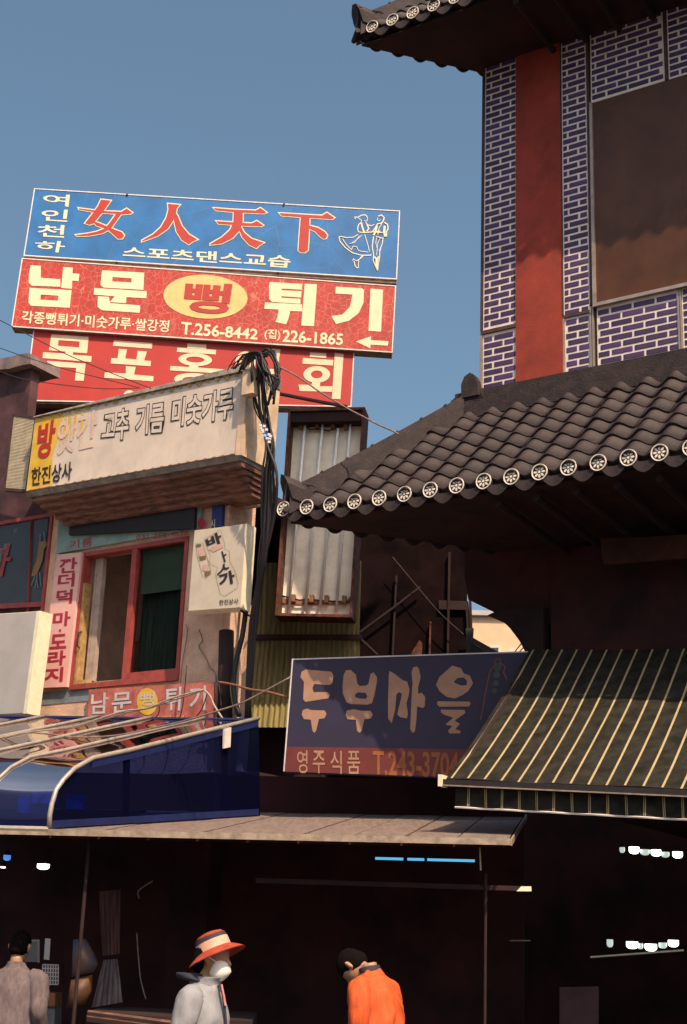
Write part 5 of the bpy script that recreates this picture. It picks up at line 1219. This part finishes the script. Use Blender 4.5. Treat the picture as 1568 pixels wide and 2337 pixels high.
# ================================================================ DIM STALL INTERIOR
def lamp(x, y, w_, h_, Yd, m_, label, group, cat='lamp'):  # builds real lamps and glowing stand-ins for their reflections
    c = atY(x, y, Yd); k = Yd/FPX; a_, b_ = w_*k/2, h_*k/2
    t = thing('lamp_or_reflection', c, label, cat, group)
    MB().rings([(c+V((0, 0, b_)), V((a_, 0, 0)), V((0, .04, 0))), (c+V((0, 0, -b_*.3)), V((a_, 0, 0)), V((0, .04, 0))), (c+V((0, 0, -b_*.8)), V((a_*.75, 0, 0)), V((0, .03, 0))), (c+V((0, 0, -b_)), V((a_*.4, 0, 0)), V((0, .02, 0)))], 16).build('glowing_shade', m_, t)
    MB().tube([c+V((0, 0, b_+.001)), c+V((0, 0, b_+.04))], [.02, .012], 8).build('holder', M['blackwall'], t)
for i, (x, y, w_, h_, m_) in enumerate(((1078, 158, 38, 38, 'lampdim'), (1168, 160, 78, 50, 'lampwhite'), (1250, 175, 70, 40, 'lampdim'), (1334, 180, 76, 46, 'lampwhite'), (1405, 193, 60, 38, 'lampdim'), (1497, 195, 76, 46, 'lampwhite'))):
    p = X7([(x, y)])[0]; lamp(p[0], p[1], w_/2.5917/1.2787, h_/2.5917/1.2787, 13.2, M[m_], 'lamp in the upper row of the dark shop, %s' % ('leftmost and dim', 'first bright one from the left', 'dim one between two bright lamps', 'middle bright one', 'dim one left of the last lamp', 'bright one nearest the right edge')[i], 'upper row of lamps in the dark shop')
for i, (x, y, w_, h_, m_) in enumerate(((985, 863, 46, 54, 'lampdim'), (1153, 877, 86, 50, 'lampwhite'), (1215, 885, 40, 40, 'lampdim'), (1295, 895, 88, 50, 'lampwhite'), (1385, 880, 60, 40, 'lampdim'), (1465, 865, 78, 48, 'lampwhite'))):  # glowing shapes painted in for lamp reflections in the counter glass
    p = X7([(x, y)])[0]; lamp(p[0], p[1], w_/2.5917/1.2787, h_/2.5917/1.2787, 12.6, M[m_], 'glowing stand-in for a lamp reflection above the thin rail at right, %s' % ('leftmost and dim', 'first bright one from the left', 'dim one left of the middle', 'middle bright one', 'dim one right of the middle', 'bright one nearest the right edge')[i], 'lower row of stand-in lamp reflections above the rail')
pa, pb2 = X7([(838, 967), (1545, 915)]); tag(MB().tube([atY(*pa, 12.4), atY(*pb2, 12.2)], .008, 6).build('counter_rail', mat('pale_rail', (0.8, .75, .6), .3, .05, 5)), 'thin pale rail under the lower row of lamp reflections', 'rail')
# left interior lamps
for i, (x, y, w_, h_, m_) in enumerate(((430, 373, 120, 52, 'lampwhite'), (70, 285, 70, 50, 'bluelamp'), (28, 380, 52, 12, 'lampwhite'))):
    p = X4([(x, y)])[0]; lamp(p[0], p[1], w_/3.4087/1.2787, h_/3.4087/1.2787, 12.4, M[m_], ('bright wedge-shaped lamp under the roof at left', 'dim blue lamp near the left edge', 'thin bright lamp at the very left edge')[i], 'lamps in the dark stall at left')
def slabY(name, quad, Yd, thick, m, parent=None): return MB().slab([atY(x, y, Yd) for x, y in quad], V((0, thick, 0))).build(name, m, parent)
t = thing('framed_picture', atY(92, 2290, 12.0), 'small framed picture hanging behind the grey-coated person', 'picture')
slabY('board', X4(rect(245, 1105, 388, 1320)), 12.0, .02, M['greyblue'], t)
for r_ in (rect(238, 1098, 392, 1118), rect(372, 1119, 392, 1325)): slabY('frame', X4(r_), 11.985, .014, M['palewood'], t)
tag(slabY('price_card', X4([(450, 1085), (503, 1090), (490, 1300), (435, 1295)]), 11.9, .004, M['whiteplastic']), 'white price card hanging left of the dark post', 'card')
t = thing('plastic_crate', atY(115, 2480, 11.8), 'white lattice plastic crate stacked on a carton at the left', 'crate')
cr_ = MB()
x0, y0, x1, y1 = 425, 1345, 580, 1540
for i in range(7):
    x = x0+(x1-x0)*i/6; cr_.slab([atY(*p, 11.8) for p in X4([(x-5, y0), (x+5, y0), (x+3, y1), (x-7, y1)])], V((0, .01, 0)))
cr_.build('upright', M['whiteplastic'], t); cr_ = MB()
for i in range(6):
    y = y0+(y1-y0)*i/5; cr_.slab([atY(*p, 11.795) for p in X4([(x0, y-5), (x1, y), (x1-4, y+10), (x0, y+6)])], V((0, .004, 0)))
cr_.build('band', M['whiteplastic'], t)
slabY('inner', X4(rect(425, 1345, 580, 1545)), 11.95, .3, M['trimdark'], t)
tag(slabY('carton', X4([(445, 1625), (550, 1632), (545, 1765), (440, 1760)]), 11.8, .3, M['cardboard']), 'orange-brown carton under the white lattice crate', 'carton')
tag(slabY('blue_carton', X4([(425, 1765), (545, 1768), (540, 1990), (420, 1990)]), 11.82, .3, M['greyblue']), 'grey-blue carton at the bottom of the stack left of the post', 'carton')
# printed bags
def bag(name, pts, Yd, m, label):
    P = [atY(*p, Yd) for p in pts]; c = sum(P, V())/len(P); n_ = len(P); mb = MB()
    rings = [(1.0, 0.0), (.94, -.06), (.7, -.11), (.35, -.14)]
    vs = [];
    for s_, o_ in rings: vs += [c+(p-c)*s_+V((0, o_, 0)) for p in P]
    vs.append(c+V((0, -.15, 0)))
    fs = [(r*n_+i, r*n_+(i+1) % n_, (r+1)*n_+(i+1) % n_, (r+1)*n_+i) for r in range(3) for i in range(n_)] + [(3*n_+i, 3*n_+(i+1) % n_, 4*n_) for i in range(n_)] + [tuple(range(n_))[::-1]]
    mb.add(vs, fs); return tag(mb.build(name, m, smooth=True), label, 'bag')
bag('printed_bag', X4([(735, 1095), (860, 1085), (930, 1200), (985, 1340), (940, 1430), (720, 1480), (725, 1300)]), 11.6, M['bluebag'], 'blue and brown printed bag right of the stall post')
bag('orange_bag', X4([(715, 1490), (930, 1440), (925, 1600), (860, 1760), (660, 1790), (690, 1640)]), 11.6, mat('orange_print_bag', (0.13, 0.05, 0.012), .6, .3, 9, col2=(0.05, 0.02, 0.01)), 'orange printed bag below the blue bag')
# hanging plastic sheets
for nm, pts, mm, lb_ in (('plastic_sheet', [(1030, 1300), (1170, 1290), (1220, 1720), (910, 1775)], M['sheetplastic'], 'pale plastic sheet draped over the counter'), ('curtain_sheet', [(985, 620), (1200, 600), (1190, 1240), (1020, 1260)], mat('dim_brown_sheet', (0.11, 0.045, 0.04), .8, .3, 5, stretch=(6, 6, .6)), 'dim brown sheet hanging above the counter')):
    TL, TR, BR, BL = [V(p) for p in X4(pts)]; vs = []; k = 40; r = 6
    for j in range(r+1):
        for i in range(k+1):
            p = TL.lerp(TR, i/k).lerp(BL.lerp(BR, i/k), j/r); vs.append(atY(p.x, p.y, 11.9+.010*math.sin(i*.8)+.006*math.sin(i*2.1+j)))
    tag(link_mesh(nm, vs, [(j*(k+1)+i, j*(k+1)+i+1, (j+1)*(k+1)+i+1, (j+1)*(k+1)+i) for j in range(r) for i in range(k)], mm, smooth=True), lb_, 'sheet')
t = thing('stall_counter', atY(330, 2337, 11.4), 'dark stall counter with a pale wooden edge behind the woman', 'counter')
pe = [atY(x, y, 11.2) for x, y in X4([(875, 1800), (1700, 1905), (1700, 1925), (870, 1815)])]
MB().slab(pe, V((0, .05, 0))).build('edge_strip', M['cornice'], t)
pe = [atY(x, y, 11.22) for x, y in X4([(865, 1842), (1700, 1950), (1700, 1975), (860, 1862)])]
MB().slab(pe, V((0, .05, 0))).build('lower_strip', M['cornice'], t)
ctop = [atY(x, y, 11.3) for x, y in X4([(865, 1820), (2500, 2010)])]
MB().prism([V((ctop[0].x, 11.31, ctop[0].z)), V((ctop[1].x, 11.31, ctop[0].z-.02)), V((ctop[1].x, 12.1, ctop[0].z+.02)), V((ctop[0].x, 12.1, ctop[0].z+.02))], V((0, 0, -ctop[0].z+.01))).build('cabinet', M['darker'], t)
for pts in (X4([(1520, 515), (1380, 610), (1385, 690)]), X4([(1360, 1030), (1375, 1250), (1400, 1500), (1450, 1690)])):
    cable('hanging_rope', pts, Frame(atY(400, 2600/1.2787, 11.9), 0), 0, .006, 'greycable', 'thin pale cord hanging in the dark stall', group='cords in the dark stall')
# things standing on the blank right side: a faint plate shelf
slabY_ = tag(slabY('pegboard', X7([(605, 1195), (900, 1190), (900, 1560), (605, 1560)]), 12.8, .03, mat('dim_plum_board', (0.09, 0.04, 0.045), .8, .2, 4)), 'dim plum-coloured board low in the dark shop', 'board')
sh2 = thing('wall_shelf', atY(1215, 2170, 13.2), 'narrow shelf on the dark back wall', 'shelf')
slabY('shelf_board', X7([(235, 838), (385, 838), (385, 846), (235, 846)]), 13.2, .2, M['palewood'], sh2)

# ================================================================ PEOPLE
def remesh_body(mb, name, m, parent, voxel=.010):
    me = bpy.data.meshes.new('tmp'); me.from_pydata(mb.v, [], mb.f); me.update(); o = bpy.data.objects.new('tmp', me); COL.objects.link(o)
    md = o.modifiers.new('r', 'REMESH'); md.mode = 'VOXEL'; md.voxel_size = voxel
    s_ = o.modifiers.new('s', 'SMOOTH'); s_.iterations = 5; s_.factor = .5
    e = bpy.data.meshes.new_from_object(o.evaluated_get(bpy.context.evaluated_depsgraph_get()))
    vs = [v.co.copy() for v in e.vertices]; fs = [tuple(p.vertices) for p in e.polygons]
    bpy.data.objects.remove(o); bpy.data.meshes.remove(me); bpy.data.meshes.remove(e)
    return link_mesh(name, vs, fs, m, parent, smooth=True)
def person(base, yaw, hgt, lean=0.0, head_pitch=0.0, arm_l=None, arm_r=None):
    """returns local->world mapping and joints; local x = right of the person, y = forward, z up (unit = metres for a 1.7 m figure)"""
    k = hgt/1.70; c, s = math.cos(yaw), math.sin(yaw)
    def T(x, y, z):
        yy, zz = y, z
        if z > .95: a_ = lean; dz = z-.95; yy = y*math.cos(a_)+dz*math.sin(a_); zz = .95+dz*math.cos(a_)-y*math.sin(a_)
        return V(base)+V((x*c - yy*s, x*s + yy*c, zz))*k
    return T
def head_pt(T, hp, x, y, z):  # head local about neck joint (0,0,1.44)
    cy, sy = math.cos(hp), math.sin(hp); return T(x, y*cy+(z)*sy+.0, 1.44 + z*cy - y*sy)
def body_mesh(T, hp, arms):
    mb = MB()
    up, rt, fw = T(0, 0, .6)-T(0, 0, .5), T(.1, 0, .5)-T(0, 0, .5), T(0, .1, .5)-T(0, 0, .5)
    E = lambda z, rx, ry, y=0: (T(0, y, z), T(rx, y, z)-T(0, y, z), T(0, y+ry, z)-T(0, y, z))
    mb.rings([E(.80, .14, .10), E(.92, .15, .11), E(1.05, .13, .095), E(1.20, .135, .10), E(1.31, .130, .09), E(1.38, .085, .065), E(1.435, .055, .056), E(1.50, .052, .055)], 20)
    for sx in (-1, 1):
        mb.tube([T(sx*.085, 0, .88), T(sx*.095, .01, .50), T(sx*.10, -.01, .10), T(sx*.10, -.01, .05)], [.085, .06, .04, .042], 12)
        mb.tube([T(sx*.10, -.05, .04), T(sx*.10, .06, .04), T(sx*.11, .16, .03)], [.04, .045, .03], 10)
    # head
    hq = lambda x, y, z: head_pt(T, hp, x, y, z)
    rs = []
    for z, rx, ry, y in ((.02, .045, .05, .0), (.06, .052, .075, .02), (.09, .062, .088, .022), (.13, .072, .096, .014), (.17, .076, .100, .006), (.21, .072, .094, .0), (.245, .052, .07, -.004), (.262, .02, .03, -.006)):
        rs.append((hq(0, y, z), hq(rx, y, z)-hq(0, y, z), hq(0, y+ry, z)-hq(0, y, z)))
    mb.rings(rs, 20)
    mb.tube([hq(0, .095, .165), hq(0, .125, .125), hq(0, .105, .112)], [.010, .018, .014], 8)          # nose
    mb.tube([hq(-.022, .100, .085), hq(.022, .100, .085)], .009, 8)      # lips
    for sx in (-1, 1):
        mb.tube([hq(sx*.076, .0, .105), hq(sx*.086, -.008, .135), hq(sx*.088, -.012, .165)], [.010, .016, .014], 8)
        mb.tube([hq(sx*.032, .093, .160), hq(sx*.034, .095, .161)], .012, 8)
    for sx, sh_, el, wr, hd_ in arms:
        sh_ = sh_+V((0, 0, -.035)); mb.tube([sh_, sh_.lerp(el, .5), el, el.lerp(wr, .5), wr], [.036, .036, .034, .031, .025], 12)
        d = (hd_-wr).normalized(); side = d.cross(V((0, 0, 1))); side = side.normalized() if side.length > .1 else V((1, 0, 0)); palm = d.cross(side)
        mb.tube([wr, wr+d*.05, wr+d*.09], [.026, .038, .034], 10, squash=.5)
        for i, ln in enumerate((.062, .072, .068, .052)):
            b0 = wr+d*.085+side*(.027-.018*i)*1.0; mb.tube([b0, b0+d*ln*.5+palm*.006, b0+d*ln*.9+palm*.022], [.009, .0085, .007], 6)
        b0 = wr+d*.03+side*.03; mb.tube([b0, b0+side*.03+d*.03, b0+side*.038+d*.055], [.011, .010, .008], 6)
    return mb
def garment(rings_, name, m, parent, seg=36, fold=.010, freq=9.0, smooth=True, cap=True, sub=5):
    """rings interpolated and pushed about by folds"""
    out = []
    n = len(rings_)
    for i in range(n-1):
        p0, p1, p2, p3 = rings_[max(i-1, 0)], rings_[i], rings_[i+1], rings_[min(i+2, n-1)]
        for q in range(sub):
            f = q/sub; cr = lambda k: 0.5*((2*p1[k])+(p2[k]-p0[k])*f+(2*p0[k]-5*p1[k]+4*p2[k]-p3[k])*f*f+(3*p1[k]-p0[k]-3*p2[k]+p3[k])*f**3)
            out.append((cr(0), cr(1), cr(2)))
    out.append(rings_[-1])
    mb = MB().rings([(V(c), V(a_), V(b_)) for c, a_, b_ in out], seg, cap)
    cen = [V(r[0]) for r in out]
    for i, v in enumerate(mb.v):
        ri = i//seg
        if ri >= len(cen): break
        d = v-cen[ri]; L_ = d.length
        if L_ > 1e-4:
            q = V((v.x*freq*1.5+v.z*2.0, v.y*freq*1.5, v.z*freq*.55-v.x*3)); ridge = 1-abs(noise.noise(q)*2); k = (ridge-.7)*fold*.75 + noise.noise(q*2.3)*fold*.25
            mb.v[i] = v + d/L_*k
    return mb.build(name, m, parent, smooth=smooth)
def E3(T, x, y, z, rx, ry): return (T(x, y, z), T(x+rx, y, z)-T(x, y, z), T(x, y+ry, z)-T(x, y, z))
def trousers(T, m, parent):
    for sx in (-1, 1):
        garment([E3(T, sx*.09, 0, z, r, r*1.05) for z, r in ((.93, .10), (.80, .105), (.5, .085), (.2, .072), (.06, .075))], 'trouser_leg', m, parent, fold=.008)
        MB().tube([T(sx*.10, -.08, .04), T(sx*.10, .04, .045), T(sx*.105, .18, .035)], [.045, .052, .04], 10).build('shoe', M['cable'], parent, smooth=True)
def sleeve(T, pts, radii, m, parent, name='sleeve', fold=.009):
    n = len(pts); rs = []
    up = V((0, 0, 1))
    for i in range(n):
        t_ = (V(pts[min(i+1, n-1)])-V(pts[max(i-1, 0)])).normalized(); u_ = t_.cross(V((0, 1, .1))).normalized(); v_ = t_.cross(u_)
        rs.append((V(pts[i]), u_*radii[i], v_*radii[i]))
    return garment(rs, name, m, parent, 24, fold, 14.0)
def solve_base(x, y, Yd, zl, hgt):   # world xy so that a head point at height zl shows at picture x,y ; returns base and k
    p = atY(x, y, Yd); return V((p.x, p.y, p.z - zl*hgt/1.70))

# ---- woman with hat and mask, facing right
Yw = 8.75
cen = atY(470, 2190, Yw)
hw = 1.60; kk = hw/1.70; basew = V((cen.x, cen.y, 0)); need = cen.z/ (1.56*kk)
hw = hw*need; kk = hw/1.70
print('woman height', hw)
yaw = R_(-107)
T = person(basew, yaw, hw, R_(1), 0)
wp = thing('person', basew, 'woman in a light grey jacket, orange sun hat and white face mask', 'person')
hp = R_(12)
shR, elR, wrR = T(.17, -.02, 1.34), T(.215, -.05, 1.07), T(.20, .16, .93)
shL, elL, wrL = T(-.17, -.0, 1.34), T(-.215, -.02, 1.07), T(-.16, .20, .95)
arms = [(1, shR, elR, wrR, T(.16, .27, .90)), (-1, shL, elL, wrL, T(-.10, .30, .93))]
remesh_body(body_mesh(T, hp, arms), 'body', M['skin'], wp)
garment([E3(T, 0, -.0, z, rx, ry) for z, rx, ry in ((.78, .215, .165), (.86, .205, .155), (.95, .195, .150), (1.06, .190, .150), (1.18, .195, .155), (1.28, .195, .145), (1.36, .160, .120), (1.42, .098, .085), (1.46, .085, .085))], 'jacket', M['jacket'], wp, fold=.034, freq=7, cap=False)
sleeve(T, [T(.13, -.02, 1.37), T(.185, -.02, 1.33), T(.215, -.035, 1.20), T(.225, -.05, 1.08), T(.220, .04, 1.0), T(.20, .14, .935)], [.055, .078, .075, .066, .062, .052], M['jacket'], wp, fold=.014)
sleeve(T, [T(-.13, -.02, 1.37), T(-.185, -.02, 1.33), T(-.215, -.03, 1.20), T(-.225, -.02, 1.08), T(-.20, .08, 1.0), T(-.16, .18, .95)], [.055, .078, .075, .066, .062, .052], M['jacket'], wp)
garment([E3(T, 0, .0, 1.41, .095, .092), E3(T, 0, .002, 1.435, .092, .098), E3(T, 0, .012, 1.46, .090, .108), E3(T, 0, .012, 1.45, .080, .096), E3(T, 0, .002, 1.42, .078, .082)], 'collar', M['jacket'], wp, fold=.006, cap=False)
garment([E3(T, 0, -.03, 1.43, .095, .09), E3(T, 0, -.075, 1.445, .12, .10), E3(T, 0, -.095, 1.475, .115, .09), E3(T, 0, -.06, 1.465, .09, .07)], 'hood', M['darkgrey'], wp, fold=.010, cap=False)
# front placket
pk = MB().tube([T(.012, .158, .86), T(.012, .158, 1.06), T(.012, .156, 1.2), T(.012, .135, 1.32), T(.010, .108, 1.42)], [.010]*5, 6); pk.build('zip', M['darkgrey'], wp)
MB().tube([T(.02, .112, 1.42), T(.03, .135, 1.36), T(.028, .150, 1.30)], .006, 6).build('drawstring', mat('pink_cord', (.6, .2, .2), .8, .1, 5), wp)
hq = lambda x, y, z: head_pt(T, hp, x, y, z)
HR = lambda y, z, rx, ry, x=0: (hq(x, y, z), hq(x+rx, y, z)-hq(x, y, z), hq(x, y+ry, z)-hq(x, y, z))
MB().rings([HR(-.05, .03, .05, .04), HR(-.055, .08, .075, .052), HR(-.05, .13, .082, .066), HR(-.03, .18, .083, .085), HR(-.01, .22, .078, .09), HR(-.006, .255, .05, .06)], 20).build('hair', M['hair'], wp, smooth=True)
MB().rings([HR(.056, .008, .026, .030), HR(.060, .024, .048, .048), HR(.066, .055, .062, .064), HR(.070, .088, .066, .074), HR(.060, .125, .064, .062), HR(.056, .142, .055, .050)], 24).build('face_mask', M['mask'], wp, smooth=True)
MB().tube([hq(.066, .06, .125), hq(.080, .01, .14)], .003, 5).build('mask_strap', M['mask'], wp)
# hat: brim dips at the back, crown with band
tz = lambda z, y: z + y*.10
hatc = [(.172, .088, .110), (.200, .089, .111)]
def hr(z, rx, ry, tilt=-.10):
    q = R_(38); H_ = lambda x, y, zz: hq(x, -.01 + y*math.cos(q)-(zz-.2)*math.sin(q), .2+(zz-.2)*math.cos(q)+y*math.sin(q)); c = H_(0, 0, z); ax = H_(rx, 0, z)-c; ay = H_(0, ry, z)-c; return (c, ax, ay)
ht = R_(0)
MB().rings([hr(.132, .168, .190, -.16), hr(.150, .148, .165, -.15), hr(.172, .110, .130, -.12), hr(.182, .092, .112, -.10), hr(.180, .090, .110, -.10), hr(.168, .108, .128, -.12), hr(.145, .148, .165, -.15), hr(.128, .167, .189, -.16)], 36, False).build('hat_brim', M['hatred'], wp, smooth=True)
MB().rings([hr(.180, .091, .111), hr(.205, .090, .110), hr(.236, .088, .107)], 32, False).build('hat_band', M['hatband'], wp, smooth=True)
MB().rings([hr(.2365, .089, .108), hr(.262, .082, .100)], 32, False).build('hat_dark_panel', M['darkgrey'], wp, smooth=True)
MB().rings([hr(.2622, .082, .100), hr(.280, .064, .080), hr(.290, .034, .042), hr(.292, .004, .005)], 32).build('hat_crown', M['hatred'], wp, smooth=True)
trousers(T, M['trouser'], wp)
# pocket folds
# ---- man in orange, back to us
Yo = 10.3
cen = atY(880, 2205, Yo); ho = 1.0
base = V((cen.x, cen.y, 0)); ho = 1.70*cen.z/1.47; print('man height', ho)
yaw = R_(58)
T = person(base, yaw, ho, R_(14), 0)
mp2 = thing('person', base, 'man in a bright orange jacket seen from behind with head bowed', 'person')
hp = R_(60)
arms = [(1, T(.18, 0, 1.34), T(.22, .02, 1.08), T(.17, .22, .98), T(.13, .32, .98)), (-1, T(-.18, 0, 1.34), T(-.23, .04, 1.08), T(-.16, .24, .98), T(-.1, .34, .98))]
remesh_body(body_mesh(T, hp, arms), 'body', M['skin'], mp2)
garment([E3(T, 0, -.0, z, rx, ry) for z, rx, ry in ((.80, .20, .15), (.92, .205, .155), (1.06, .205, .150), (1.18, .212, .152), (1.28, .212, .145), (1.36, .165, .115), (1.42, .090, .082), (1.45, .075, .072))], 'jacket', M['orangecloth'], mp2, fold=.034, freq=7, cap=False)
sleeve(T, [T(.13, -.01, 1.37), T(.19, -.0, 1.33), T(.222, .0, 1.20), T(.23, .02, 1.08), T(.21, .12, 1.02), T(.17, .21, .98)], [.055, .082, .078, .068, .062, .052], M['orangecloth'], mp2, fold=.016)
sleeve(T, [T(-.13, -.01, 1.37), T(-.19, -.0, 1.33), T(-.23, .0, 1.20), T(-.24, .04, 1.08), T(-.21, .14, 1.02), T(-.16, .23, .98)], [.055, .082, .078, .068, .062, .052], M['orangecloth'], mp2, fold=.016)
garment([E3(T, 0, 0, 1.445, .078, .075), E3(T, 0, .005, 1.475, .072, .075), E3(T, 0, .005, 1.47, .060, .062)], 'collar', M['darkgrey'], mp2, fold=.001, cap=False)
hq = lambda x, y, z: head_pt(T, hp, x, y, z)
MB().rings([HR(-.030, .065, .045, .055), HR(-.022, .10, .074, .086), HR(-.012, .135, .080, .096), HR(-.004, .175, .083, .104), HR(-.002, .22, .078, .098), HR(-.004, .255, .055, .07), HR(-.006, .275, .02, .03)], 24).build('hair', M['hair'], mp2, smooth=True)
trousers(T, M['trouser'], mp2)
# ---- grey-coated person at the left edge, back to us, in shade
Yg = 11.5
cen = atY(34, 2192, Yg); base = V((cen.x, cen.y, 0)); hg = 1.70*cen.z/1.47
print('grey height', hg)
T = person(base, R_(-12), hg, R_(4), 0)
gp2 = thing('person', base, 'person in a grey-brown coat seen from behind at the left edge', 'person')
hp = R_(12)
arms = [(1, T(.18, 0, 1.34), T(.24, -.03, 1.10), T(.22, .12, .93), T(.20, .22, .9)), (-1, T(-.18, 0, 1.34), T(-.24, -.03, 1.10), T(-.2, .12, .93), T(-.15, .22, .9))]
remesh_body(body_mesh(T, hp, arms), 'body', M['skin'], gp2)
garment([E3(T, 0, -.0, z, rx, ry) for z, rx, ry in ((.70, .23, .17), (.92, .22, .16), (1.06, .215, .155), (1.18, .22, .155), (1.28, .22, .145), (1.36, .175, .118), (1.42, .095, .082), (1.46, .075, .072))], 'coat', M['greycloth'], gp2, fold=.018, cap=False)
sleeve(T, [T(.13, -.01, 1.37), T(.195, -.0, 1.33), T(.232, -.01, 1.20), T(.245, -.03, 1.09), T(.235, .05, 1.0), T(.22, .12, .94)], [.055, .084, .080, .070, .066, .054], M['greycloth'], gp2, fold=.014)
sleeve(T, [T(-.13, -.01, 1.37), T(-.195, -.0, 1.33), T(-.232, -.01, 1.20), T(-.245, -.03, 1.09), T(-.235, .05, 1.0), T(-.22, .12, .94)], [.055, .084, .080, .070, .066, .054], M['greycloth'], gp2)
hq = lambda x, y, z: head_pt(T, hp, x, y, z)
MB().rings([HR(-.030, .065, .045, .055), HR(-.022, .10, .074, .086), HR(-.012, .135, .079, .096), HR(-.004, .175, .083, .104), HR(-.002, .22, .078, .098), HR(-.004, .255, .055, .07), HR(-.006, .275, .02, .03)], 24).build('hair', M['hair'], gp2, smooth=True)
trousers(T, M['trouser'], gp2)
